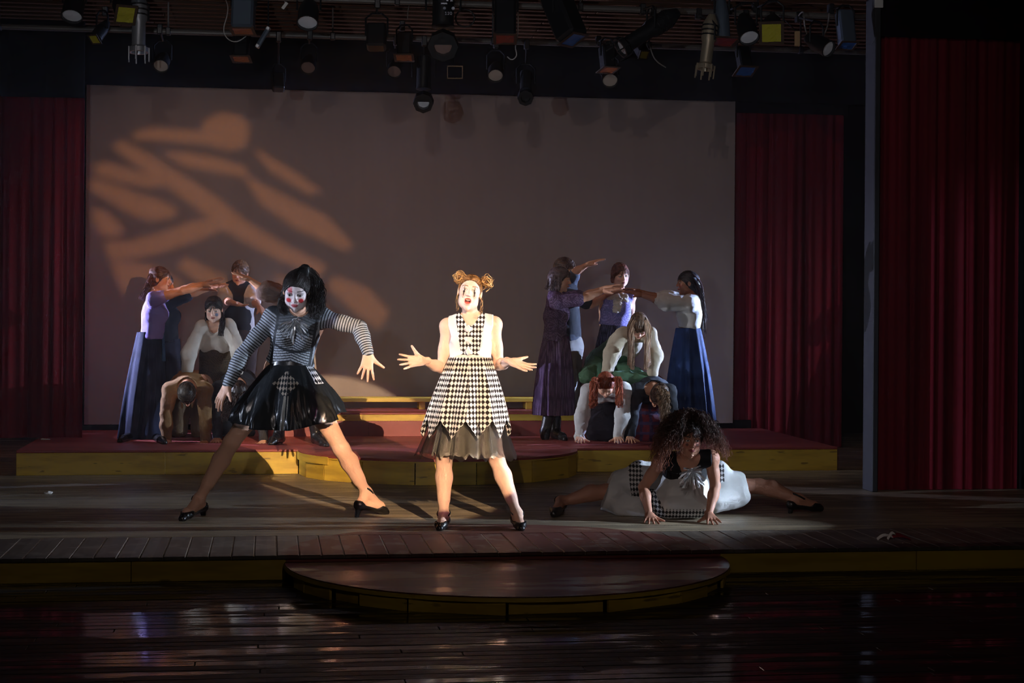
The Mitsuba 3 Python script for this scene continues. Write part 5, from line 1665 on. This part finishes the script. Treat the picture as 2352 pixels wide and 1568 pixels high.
b = Body(16.25, {'neck': (1299, 652), 'head': (1299, 621, -.02), 'pelvis': (1306, 790), 'shL': (1286, 666, -.1), 'shR': (1308, 662, .1), 'elL': (1357, 700, -.12), 'wrL': (1392, 678, -.1), 'elR': (1318, 626, -.08), 'wrR': (1350, 607, -.14),
                'hipL': (1298, 800, -.05), 'hipR': (1312, 800, .07), 'knL': (1302, 880, -.05), 'knR': (1314, 880, .07), 'anL': (1300, 940, -.05), 'anR': (1312, 940, .07)},
         face=(.9, .4, .05), up=(-.05, 0, 1), fw=(.8, .6, 0), size=1.0, head=.98, bust=0, hands={'L': dict(d=(.9, .1, .3), n=(-.2, -.2, 1), t=(0, 1, 0), curl=.1, spread=.3), 'R': dict(d=(.92, .1, .38), n=(-.3, .2, 1), t=(0, 1, 0), curl=.15, spread=.3, thumb=.4)})
k = figure('curly haired performer in a black waistcoat raising one arm before the face, right group', b, SKIN_TAN, None)
cap(b, k, (40, 26, 18), (98, 70, 50), 'curly brown hair', wr=(.014, 42), grow=.018, low=-.05, wave=1.3, L=.09, n=600)
top(b, k, 'shirt', (58, 62, 70), h=0.010, grow=0.012, sleeve='elbow', puff=.012, waist=.05, wr=(.01, 12), label='dark grey shirt')
drape_field(k, 'waistcoat', [cone(b.C + .09 * b.up, b.P + .05 * b.up, .144, .152, .05, (b.fw, .80))], (22, 22, 26), wr=(.005, 14), label='black waistcoat')
drape_field(k, 'trousers', [cone(b.P, b.J['hip' + s], .145, .12, .04, (b.fw, .85)) for s in 'LR'] + [cone(b.J['hip' + s], b.J['kn' + s], .115, .085, .04) for s in 'LR'] + [cone(b.J['kn' + s], b.J['an' + s], .08, .06, .04) for s in 'LR'], (128, 122, 112), wr=(.008, 9), label='grey beige trousers')

b = Body(16.5, {'neck': (1420, 666), 'head': (1425, 632, -.04), 'pelvis': (1408, 775), 'shL': (1387, 684, 0), 'shR': (1449, 681, 0), 'elL': (1384, 735, .12), 'wrL': (1392, 770, .16), 'elR': (1449, 728, .16), 'wrR': (1432, 764, .18)},
         face=(.28, .93, -.2), up=(-.05, .2, .97), fw=(.15, 1, 0), size=.97, head=1.0)
k = figure('auburn haired woman in a lavender bodice and white ruffles behind the right group', b, SKIN, None, slim=.055, legs=False)
cap(b, k, (52, 28, 20), (110, 62, 42), 'auburn hair pinned up', extra=[cone(b.head.to((s * .074, -.01, .02)), b.head.to((s * .074, -.02, -.055)), .018, .02, .02) for s in (-1, 1)], wr=(.006, 45))
top(b, k, 'bodice', speckle((120, 112, 165), (160, 150, 200), .02), h=0.010, grow=0.012, sleeve=None, arm_in=-.022, waist=.25, neck=(.075, .07, .10), wr=(.004, 14), label='lavender patterned bodice')
rg = np.random.default_rng(3)
for s in (-1, 0, 1):
    q = b.C + b.fw * .115 + s * .055 * b.rt + .035 * b.up + abs(s) * (-.02) * b.fw + abs(s) * .02 * b.up
    drape_field(k, 'ruffle', [cone(q + .03 * b.up, q - .06 * b.up, .045, .055, .02, (b.fw, .45))], (205, 195, 180), wr=(.014, 38), h=.006, seed=s + 2)
g, uv = skirt(W(1410, 742, 16.5), W(1395, 975, 16.5), b.fw, (.125, .10), (.22, .2), n=11, fold=.13, nu=180, nv=22, seed=24, bulge=.2)
add('skirt', g, 'm_cloth', k, True, 'long dark patterned skirt', color=speckle((36, 34, 46), (84, 78, 104), .03)(g))

b = Body(16.2, {'neck': (1587, 683), 'head': (1578, 650), 'pelvis': (1582, 792), 'shL': (1581, 699, -.15), 'shR': (1577, 696, .14), 'elL': (1522, 692, -.18), 'wrL': (1472, 677, -.14), 'elR': (1518, 686, .08), 'wrR': (1470, 670, .02)},
         face=(-1, .1, 0), up=(-.03, 0, 1), fw=(-1, .15, 0), size=.98, head=.97, hands={'L': dict(d=(-.95, .1, .25), n=(.2, .3, 1), t=(0, 1, 0), curl=.15, spread=.3), 'R': dict(d=(-.95, .1, .2), n=(.2, -.3, 1), t=(0, 1, 0), curl=.15, spread=.3)})
k = figure('woman with long braids in white blouse and navy skirt at the right', b, SKIN_DARK, None, slim=.055, legs=False)
cap(b, k, (18, 13, 13), (36, 27, 26), 'long dark braids', low=-.07, extra=[cone(b.head.to((0, -.07, .03)), b.head.to((0, -.09, -.08)), .05, .045, .03)])
rg = np.random.default_rng(5)
P_ = []
for i in range(44):
    s, o = rg.uniform(-.08, .08), rg.uniform(-.045, .05)
    a = b.head.to((s, -.05 + .02 * rg.uniform(), rg.uniform(.0, .09)))
    L = rg.uniform(.38, .58)
    P_.append([a, a + V(.05 + o * .4, s * .3, -.06), a + V(.085 + o * .8, s * .5, -.24), a + V(.105 + o, s * .5, -L)])
tresses(k, P_, 3, .006, .0055, .0042, (22, 15, 16), (66, 40, 42), 8, wave=.004, turns=14, segs=26, tip=.6)
top(b, k, 'blouse', (190, 188, 182), h=0.010, grow=0.014, sleeve='elbow', puff=.040, waist=.36, neck=(.064, .04, 0), wr=(.014, 12), label='white blouse with full sleeves')
for s in 'LR':
    e, w = b.J['el' + s], b.J['wr' + s]
    drape_field(k, 'cuff', [cone(e - .01 * unit(w - e), e + .035 * unit(w - e), .058, .05, .01)], (196, 192, 186), wr=(.012, 45), h=.006, label='ruffled cuff')
cloth_skirt(k, b, W(1581, 753, 16.2), W(1584, 966, 16.2), (.135, .12), (.255, .24), (22, 36, 66), (38, 58, 98), 11, .16, 14, 'long gathered navy skirt', bulge=.14)

b = Body(15.6, {'neck': (1461, 762, .12), 'head': (1467, 748, -.03), 'pelvis': (1385, 838, .55), 'shL': (1427, 770, .08), 'shR': (1492, 768, .10), 'elL': (1405, 812, .04), 'wrL': (1392, 858, .02), 'elR': (1503, 818, .02), 'wrR': (1498, 864, -.02)},
         face=(0.0, .62, -.78), up=(0, .78, .62), fw=(.1, .6, -.8), size=.97, head=1.0, hands={'L': dict(FLAT, t=(1, 0, 0)), 'R': dict(d=(0, .6, -.8), n=(0, .9, .4), t=(-1, 0, 0), curl=.4, spread=.4)})
k = figure('woman with long straight hair hanging forward kneeling atop the right pyramid', b, SKIN, None, legs=False)
cap(b, k, (54, 40, 30), (110, 84, 62), 'long straight light brown hair', low=-.09, flow=(0, .5, -1))
P_ = []
for s in (-1, 1):
    for x, y in ((.055, .05), (.066, .03), (.08, .0), (.075, -.04)):
        a = b.head.to((s * x * .7, y * .3, .10))
        q = b.head.to((s * x * 1.15, y + .02, .02))
        P_.append([a, q + V(s * -.0, .035, .0), q + V(0, .05, -.12), q + V(-s * .0, .03, -.28 - .12 * (x > .04) * (y > -.02))])
tresses(k, P_, 60, .012, .020, .0026, (84, 62, 46), (176, 140, 108), 12, wave=.003, turns=2)
top(b, k, 'jacket', (172, 160, 138), h=0.010, grow=0.016, sleeve='long', puff=.022, waist=.25, neck=(.07, .05, .05), wr=(.014, 12), label='cream shirt with loose sleeves')
drape_field(k, 'bodice', [cone(b.C - .02 * b.up, b.P, .145, .17, .05, (b.fw, .85))], (62, 88, 62), wr=(.014, 12), label='green bodice and skirt', clips=[below(b.C + .02 * b.up, b.up)])
drape_field(k, 'skirt', [cone(b.P, W(1348, 862, 15.75), .15, .08, .04), cone(b.P, W(1470, 878, 15.75), .16, .1, .06), cone(W(1420, 868, 15.6), W(1480, 872, 15.6), .07, .07, .05)], (70, 98, 72), wr=(.022, 14), label='green skirt')

b = Body(15.2, {'neck': (1392, 886, .14), 'head': (1391, 884, -.04), 'pelvis': (1396, 900, .78), 'shL': (1350, 898, .12), 'shR': (1434, 895, .12), 'elL': (1337, 952, .06), 'wrL': (1331, 1004, .04), 'elR': (1430, 956, .06), 'wrR': (1420, 1004, .04)},
         face=(0.05, .55, -.82), up=(0, .82, .55), fw=(0, .3, -1), size=.97, head=.97, hands=flat_hands())
k = figure('red haired woman with pigtails and white ruffled shirt on all fours', b, SKIN, None, legs=False)
cap(b, k, (86, 38, 24), (150, 74, 46), 'red hair in two long pigtails', flow=(0, -.4, .6))
P_ = []
for s in (-1, 1):
    a = b.head.to((s * .075, -.01, .07))
    P_ += [[a, a + V(-s * .035, .05, .015), a + V(-s * .05, .07, -.10), a + V(-s * .055, .06, -.26)], [a, a + V(-s * .02, .05, .01), a + V(-s * .03, .08, -.10), a + V(-s * .03, .07, -.24)]]
tresses(k, P_, 80, .016, .026, .003, (120, 54, 34), (206, 112, 76), 15, wave=.008, turns=4, segs=20)
top(b, k, 'shirt', (205, 205, 205), h=0.010, grow=0.014, sleeve='long', puff=.016, waist=.30, neck=(.066, .05, .07), wr=(.016, 12), label='white shirt')
for s in 'LR':
    e, w = b.J['el' + s], b.J['wr' + s]
    d = unit(w - e)
    drape_field(k, 'cuff', [cone(w - .055 * d, w - .002 * d, .036, .05, .01)], (205, 203, 198), wr=(.014, 42), h=.006, label='ruffled cuff')
drape_field(k, 'skirt', [cone(b.P - .02 * b.fw, W(1392, 985, 15.75), .17, .19, .06), cone(b.Wst, b.P, .13, .16, .05), cone(W(1365, 985, 15.6), W(1425, 985, 15.6), .09, .09, .08)], (30, 24, 30), wr=(.014, 10), clips=[below((0, 0, PT + .004), (0, 0, -1))], label='dark skirt')

b = Body(15.2, {'neck': (1500, 890, .18), 'head': (1512, 908, .0), 'pelvis': (1492, 896, .80), 'shL': (1463, 896, .16), 'shR': (1536, 898, .14), 'elL': (1454, 955, .08), 'wrL': (1446, 1004, .04), 'elR': (1548, 955, .1), 'wrR': (1543, 1006, .05)},
         face=(-.35, .2, -.95), up=(.15, .95, .2), fw=(0, .3, -1), size=.97, head=.98, hands=flat_hands())
k = figure('performer on all fours in dark jacket and plaid skirt with hanging curls', b, SKIN_TAN, None, legs=False)
cap(b, k, (46, 34, 27), (96, 76, 60), wr=(.01, 48))
rg = np.random.default_rng(8)
P_ = []
for i in range(26):
    x, y = rg.uniform(-.07, .07), rg.uniform(-.05, .06)
    a = b.head.to((x, y, .085))
    P_.append([a, a + V(x * .3 + .01, .05, .01), a + V(.03 + x * .6, .07, -.12), a + V(.055 + x * .7, .06, -.30 + .06 * rg.uniform())])
tresses(k, P_, 9, .014, .024, .003, (60, 44, 34), (150, 116, 84), 17, wave=.012, turns=7, segs=22)
top(b, k, 'jacket', (42, 44, 50), h=0.010, grow=0.018, sleeve='long', waist=.1, neck=(.07, .05, 0), wr=(.014, 12), label='dark jacket')
for s in 'LR':
    w, e = b.J['wr' + s], b.J['el' + s]
    d = unit(w - e)
    drape_field(k, 'cuff', [cone(w - .035 * d, w - .004 * d, .032, .034, .01)], (200, 198, 194), wr=(.008, 50), h=.006, label='white cuff')


def plaid(m):
    v = m[0]
    a, c = np.sin(v @ RGT * 70) > .55, np.sin(v[:, 2] * 70) > .55
    col = np.tile(lin(84, 22, 28), (len(v), 1))
    col[a] = lin(44, 30, 52)
    col[c] = lin(52, 40, 66)
    return col


drape_field(k, 'skirt', [cone(b.P, W(1492, 985, 15.75), .17, .19, .06), cone(W(1462, 985, 15.6), W(1528, 985, 15.6), .09, .09, .08)], plaid, wr=(.014, 10), clips=[below((0, 0, PT + .004), (0, 0, -1))], label='dark red plaid skirt')
# ------------------------------------------------------------------ the lighting rig under the ceiling
def pipe(y, pa, pb, z, label):
    x0, x1 = float(YP(pa, 60, y)[0]), float(YP(pb, 60, y)[0])
    k = thing('lighting_pipe', label, 'pipe')
    add('pipe', tube([(x0, y, z), (x1, y, z)], 0.024, 12), 'm_pipe', k)
    for i in range(6):
        xc = x0 + (x1 - x0) * (i + .5) / 6
        add('clamp', boxm((xc - .02, y - .032, z - .03), (xc + .02, y + .032, z + .035), .006), 'm_black_metal', k)
        add('drop_rod', boxm((xc - .006, y - .006, z + .035), (xc + .006, y + .006, 3.978)), 'm_black_metal', k)
    return z


Y1, Y2 = 13.2, 14.55
ZP1 = pipe(Y1, -200, 2330, 3.80, 'front lighting pipe along the top edge of the picture')
ZP2 = pipe(Y2, -200, 2010, float(YP(700, 82, Y2)[2]), 'pale lighting pipe running across just above the black border')


def lantern(label, px, py, d, aim, kind, L, r, body='m_black_metal', lens='m_lens', gel=None, gs=0.17, zp=None, group=None, lens_r=None, roll=0.0):
    """A stage lantern whose front is at this place; aim points out of it. Hung by a yoke and a rod from the pipe above."""
    P = W(px, py, d)
    a = unit(V(*aim))
    R = frame(a)
    k = thing('stage_light', label, 'stage light', 'stage lights on the pipes')
    cen = P - a * L * 0.55
    near = abs(cen[1] - Y1) < abs(cen[1] - Y2)
    yp, zp = (Y1, ZP1) if near else (Y2, ZP2)
    if kind == 'ellipsoidal':
        prof = [(0.001, -L), (.45 * r, -L), (.55 * r, -.97 * L), (r, -.84 * L), (r, -.56 * L), (.80 * r, -.52 * L), (.80 * r, -.16 * L), (1.15 * r, -.12 * L), (1.15 * r, -.05 * L), (0.9 * r, -.05 * L), (.85 * r, -.10 * L), (.001, -.10 * L)]
        add('body', place(lathe(prof, 20), R, P), body, k, 35)
        for z in (-.80, -.72, -.64):
            add('cooling_ring', place(lathe([(r * .98, z * L - .006), (r * 1.09, z * L - .006), (r * 1.09, z * L + .006), (r * .98, z * L + .006)], 20), R, P), 'm_black_metal', k)
        for i in range(7):
            an = i * 2 * math.pi / 7
            q = np.array([math.cos(an) * r * 1.22, math.sin(an) * r * 1.22, 0])
            add('holder_rib', place(boxm((-.005, -.005, -.13 * L), (.005, .005, .045), .001), R, P + R @ q), body, k)
        lr, lz = .78 * r, -.085 * L
    elif kind == 'par':
        prof = [(0.001, -L), (.5 * r, -.97 * L), (.85 * r, -.70 * L), (r, -.52 * L), (r, -.02), (1.05 * r, -.02), (1.05 * r, 0), (.95 * r, 0), (.95 * r, -.028), (.001, -.028)]
        add('body', place(lathe(prof, 22), R, P), body, k, 35)
        lr, lz = .93 * r, -.024
    elif kind == 'box':
        v, f = boxm((-r, -r * .9, -L), (r, r * .9, 0), r * .22)
        add('body', place((v, f), R, P), body, k, 20)
        lr, lz = .7 * r, .003
    else:   # hooded
        prof = [(0.001, -L), (.62 * r, -L), (.70 * r, -.96 * L), (.70 * r, -.36 * L), (.75 * r, -.30 * L)]
        add('body', place(lathe(prof + [(.001, -.3 * L)], 20), R, P), body, k, 35)
        a2 = unit(V(0, 0.9, -.42))
        R = frame(a2)
        add('hood', place(lathe([(.6 * r, -.12), (r, -.10), (1.0 * r, 0.0), (.62 * r, 0.0), (.60 * r, -.05), (.001, -.05)], 8), R, P), body, k, label='wide eight sided hood')
        add('shutter', place(prism(Polygon([(math.cos(t) * .60 * r, math.sin(t) * .60 * r) for t in np.linspace(0.12, math.pi - .12, 16)]), -.047, -.030), R, P), 'm_black_metal', k)
        lr, lz = .58 * r, -.046
    if lens:
        rg = np.random.default_rng(int(px))
        m = lathe([(0.001, 0.004), (.5 * lr, .004), (lr, 0.0), (lr, -.004)], 28)
        v = m[0] + np.array([0, 0, 1.0]) * ((meshkit.fbm(m[0] * 45 + px, 2) - .5) * .006)[:, None]
        add('lens', place((v, m[1]), R, P + R @ np.array([0, 0, lz])), lens, k, 40)
    if gel:
        fr = add('gel_frame', place(cat_([boxm((-gs / 2, -gs / 2, .012), (gs / 2, -gs * .38, .018)), boxm((-gs / 2, gs * .38, .012), (gs / 2, gs / 2, .018)), boxm((-gs / 2, -gs * .38, .012), (-gs * .38, gs * .38, .018)), boxm((gs * .38, -gs * .38, .012), (gs / 2, gs * .38, .018))]), R, P), 'm_gel_frame', k)
        g = trimesh.creation.box(extents=(gs * .78, gs * .78, .002)).subdivide().subdivide().subdivide()
        v = np.array(g.vertices)
        v[:, 2] += .013 + (meshkit.fbm(v * 30 + px, 2) - .5) * .012
        add('gel', place((v, np.array(g.faces)), R, P), gel, fr, False, {'m_gel_orange': 'orange', 'm_gel_red': 'red', 'm_gel_blue': 'blue', 'm_gel_yellow': 'yellow'}[gel] + ' colour filter')
    side = unit(np.cross(a, UPW) + 1e-6 * RGT)
    upv = UPW
    c2 = cen + upv * (r + .10)
    for s in (-1, 1):
        add('yoke_arm', tube([cen + s * side * (r * 1.12), cen + s * side * (r * 1.14) + upv * (r + .06), c2 + s * side * r * .5], .008, 5), 'm_black_metal', k)
    add('yoke_bridge', tube([c2 - side * r * .5, c2 + side * r * .5], .009, 5), 'm_black_metal', k)
    topz = max(zp - .02, c2[2] + .03)
    hk = np.array([c2[0], yp, topz])
    add('hanger', tube([c2, hk], .009, 6), 'm_black_metal', k)
    add('hook_clamp', boxm(hk - [.022, .034, .04], hk + [.022, .034, .045], .006), 'm_black_metal', k)
    return k, P, R


DN = (0, .55, -.83)
lantern('round pale lens of a can light near the left end of the front pipe', 165, 39, 13.0, DN, 'par', .26, .080)
lantern('silver profile spot with ribbed front pointing straight down above the left curtain edge', 318, 128, 13.2, (.02, .1, -1), 'ellipsoidal', .50, .066, 'm_silver', None)
lantern('black lantern with crumpled yellow filter beside the silver profile spot', 288, 32, 13.1, (.35, .7, -.6), 'par', .28, .075, gel='m_gel_yellow', gs=.17, lens=None)
lantern('small lantern with dull yellow filter below the crumpled yellow one', 219, 88, 13.9, (-.3, .6, -.7), 'par', .22, .052, gel='m_gel_yellow', gs=.10, lens=None)
lantern('dim warm lens of a can light hanging before the border, first from the left', 369, 153, 14.6, (0, .75, -.6), 'par', .2, .066, lens='m_lens_warm')
lantern('large black lantern with an orange filter left of the silver clamp', 558, 68, 13.1, (0, .18, -.98), 'box', .34, .085, 'm_steel_blue', None, gel='m_gel_orange', gs=.19)  # blue light on this black body is put into its colour
lantern('black lantern with an orange filter hanging lower under the large one', 554, 132, 13.8, (.0, .22, -.97), 'box', .22, .06, 'm_black_metal', None, gel='m_gel_orange', gs=.165)
lantern('round pale lens of a can light right of the silver clamp', 706, 54, 13.0, (0, .6, -.8), 'par', .26, .080)
lantern('dim reddish lens of a can light below the pale one, before the border', 707, 157, 14.6, (0, .8, -.6), 'par', .2, .064, lens='m_lens_dim')
lantern('small dark lantern hanging over the top edge of the backdrop left of the middle', 640, 207, 14.7, (.1, .4, -.9), 'box', .16, .052, lens=None)
lantern('dark lantern with bright metal corners left of the big hooded light', 864, 112, 13.2, (0, .3, -.95), 'box', .2, .075, lens=None)
k, P, R = lantern('big black hooded light with white lettering at the top middle', 1017, 108, 13.0, (0, .12, -1), 'hooded', .52, .118, lens='m_lens_dim')
m = meshkit.text_mesh('120', 0.022, 0.002)
Rt = np.stack([RGT, UPW, -FWD], 1)
q = W(1021, 34, 12.905)
add('lettering', place((np.array(m.vertices), np.array(m.faces)), Rt, q), 'm_white_print', k, label='the white number 120')
for px, py, w, h in ((1020, 8, 14, 3), (1027.5, 1.5, 5, 2.6), (1037, 2, 6, 2.6)):
    c = W(px, py, 12.905)
    s = 13 / 3900
    add('print_mark', place(boxm((-w * s / 2, -h * s / 2, 0), (w * s / 2, h * s / 2, .002)), Rt, c), 'm_white_print', k)
for px in (1021, 1041):
    add('knob', place(lathe([(.001, .014), (.010, .014), (.013, .006), (.013, 0), (.008, 0)], 14), Rt, W(px, 19.5, 12.91)), 'm_white_print' if px > 1030 else 'm_steel_blue', k, 30)
lantern('lantern with a small orange filter left of the big hooded light', 928, 129, 14.3, (0, .25, -.97), 'box', .2, .058, lens=None, gel='m_gel_orange', gs=.17)
lantern('faint lens of a can light before the border, left of the long hooded light', 905, 166, 14.6, (0, .8, -.55), 'par', .2, .061, lens='m_lens_dim')
lantern('long hooded light hanging before the backdrop in the middle', 972, 238, 14.6, (0, .1, -1), 'hooded', .42, .088, lens='m_lens')
k = thing('wooden_frame', 'small square brown frame hanging before the border in the middle', 'frame')
c = W(1045, 166, 14.6)
w, h, t_ = .068, .056, .008
for nm, a, b_ in (('rail', (-w, h - t_), (w, h)), ('rail', (-w, -h), (w, -h + t_)), ('stile', (-w, -h + t_), (-w + t_, h - t_)), ('stile', (w - t_, -h + t_), (w, h - t_))):
    add(nm, place(boxm((*a, -.008), (*b_, .008)), Rt, c), 'm_timber', k)
add('wire', tube([c + UPW * h, [c[0], Y2, ZP2]], .003, 5), 'm_cable', k)
lantern('bright grainy lens of a can light right of the wooden frame', 1138, 175, 14.6, (0, .75, -.6), 'par', .2, .066, lens='m_lens_warm')
lantern('black lantern with a red filter right of the big hooded light', 1160, 86, 13.1, (0, .3, -.95), 'box', .40, .085, lens=None, gel='m_gel_red', gs=.18)
lantern('dark eight sided lantern over the top edge of the backdrop right of the middle', 1207, 226, 14.7, (0, .35, -.94), 'hooded', .26, .070, lens=None)
lantern('broad black lantern with an orange and blue filter', 1315, 88, 13.1, (.35, .3, -.9), 'box', .40, .105, lens=None, gel='m_gel_blue', gs=.19)
lantern('lantern with a small orange filter over the pale grainy lens', 1397, 157, 14.4, (.1, .22, -.97), 'box', .2, .055, lens=None, gel='m_gel_orange', gs=.165)
lantern('grainy pale lens of a can light under the orange filter', 1401, 186, 14.65, (0, .8, -.55), 'par', .2, .068, lens='m_lens_warm')
lantern('long black profile spot slanting down to the left with a pale lens', 1418, 117, 13.1, (-.80, .25, -.55), 'ellipsoidal', .60, .075, lens='m_lens')
lantern('small lantern with a yellow filter right of the slanting profile spot', 1478, 124, 13.9, (.25, .7, -.6), 'box', .18, .045, lens=None, gel='m_gel_yellow', gs=.085)
lantern('brass coloured profile spot pointing straight down on the right', 1618, 166, 13.2, (-.13, .1, -1), 'ellipsoidal', .46, .060, 'm_brass', None)
lantern('blue grey can light hanging right of the brass coloured profile spot', 1662, 92, 13.3, (.05, .2, -1), 'par', .40, .055, 'm_steel_blue', None, gel='m_gel_red', gs=.23)
lantern('round pale lens of a can light right of the red filter', 1721, 88, 13.0, (.1, .6, -.75), 'par', .26, .076)
lantern('lantern with a square yellow green filter tilted towards the seats', 1772, 74, 13.0, (-.15, .8, -.5), 'par', .30, .075, lens=None, gel='m_gel_yellow', gs=.19)
lantern('lantern with a dark blue filter hanging below the round pale lens', 1712, 160, 13.6, (.1, .38, -.92), 'box', .2, .05, lens=None, gel='m_gel_blue', gs=.17)
lantern('tilted bright lens of a can light near the grey post', 1904, 113, 13.1, (.55, .7, -.45), 'par', .26, .066)
lantern('blue grey lantern with a blue filter beside the grey post', 1946, 101, 13.3, (.05, .3, -.95), 'box', .28, .062, 'm_steel_blue', None, gel='m_gel_blue', gs=.15)


def cable(label, pts, d, m='m_cable', r=.006, cat='cable'):
    p = [W(x, y, d + (e[0] if e else 0)) for x, y, *e in pts]
    p = [np.array([p[0][0], Y1, ZP1 - .02])] + p
    return tag(add('cable', tube(spline(p, 30), r, 6), m, smooth=True), label, cat)


cable('pale cable loop hanging under the large black lantern with orange filter', [(519, 45), (514, 70), (522, 88), (540, 96), (556, 90), (572, 76)], 13.3, 'm_cable_pale', .0045)
cable('coiled cable beside the big hooded light', [(1058, 20)] + [(1068 + 22 * math.cos(t), 42 + 20 * math.sin(t), .02 * t) for t in np.linspace(-1.2, 9, 22)], 13.2, 'm_cable', .007)
cable('pale hooked cable under the black lantern with red filter', [(1186, 96), (1184, 112), (1186, 128), (1176, 137), (1165, 130)], 13.4, 'm_cable_pale', .005)
cable('dark cable loop left of the grey post', [(1846, 30), (1852, 75), (1872, 98), (1892, 80), (1905, 30)], 13.5, 'm_pipe', .007)
cable('thin dark cable sagging behind the slanting profile spot', [(1490, 60), (1494, 110), (1508, 140), (1530, 155)], 13.6, 'm_pipe', .006)
cable('thin cable hanging left of the big hooded light', [(948, -10), (938, 20), (936, 45)], 13.3, 'm_pipe', .004)
k = thing('cable_clamp', 'shiny silver clamp hanging from the pipe right of the large black lantern', 'clamp')
A, B = W(592, 106, 13.1), W(616, 66, 13.1)
add('rod', tube([A, B], .020, 8), 'm_steel_blue', k)
for c, d in ((A, .6), (B, .9)):
    add('jaw', place(boxm((-.028, -.014, -.014), (.028, .014, .014), .004), frame(B - A), c), 'm_foil', k)
add('hanger', tube([B, [B[0], Y1, ZP1]], .006, 5), 'm_black_metal', k)
k = thing('wood_block', 'pale upright wood block hanging on the front pipe near the grey post', 'block')
c = W(1831, 89, 13.15)
add('block', place(boxm((-.020, -.058, -.015), (.020, .058, .015), .003), Rt, c), 'm_timber', k)
add('wire', tube([c + UPW * .05, [c[0], Y1, ZP1]], .004, 5), 'm_cable', k)
k = thing('paper_tag', 'small pale tag hanging at the top left of the round lens', 'tag')
c = W(654, 13, 13.1)
add('tag', place(boxm((-.012, -.03, -.002), (.012, .03, .002), .001), Rt @ np.array([[.8, .6, 0], [-.6, .8, 0], [0, 0, 1.0]]), c), 'm_paper', k)
add('string', tube([c + UPW * .025, [c[0], Y1, ZP1]], .003, 5), 'm_cable_pale', k)
# ------------------------------------------------------------------ thin stage haze that shows the beams
hz = boxm((-4.2, 9.2, 0.012), (7.6, 18.6, 3.90))
scene['stage_haze'] = mikit.ply(hz, {'type': 'null'}, interior={'type': 'homogeneous', 'albedo': rgbt((0.95, 0.95, 0.95)), 'sigma_t': 0.0050, 'phase': {'type': 'hg', 'g': 0.3}})
labels['stage_haze'] = {'label': 'thin haze hanging over the stage', 'category': 'haze', 'kind': 'stuff'}
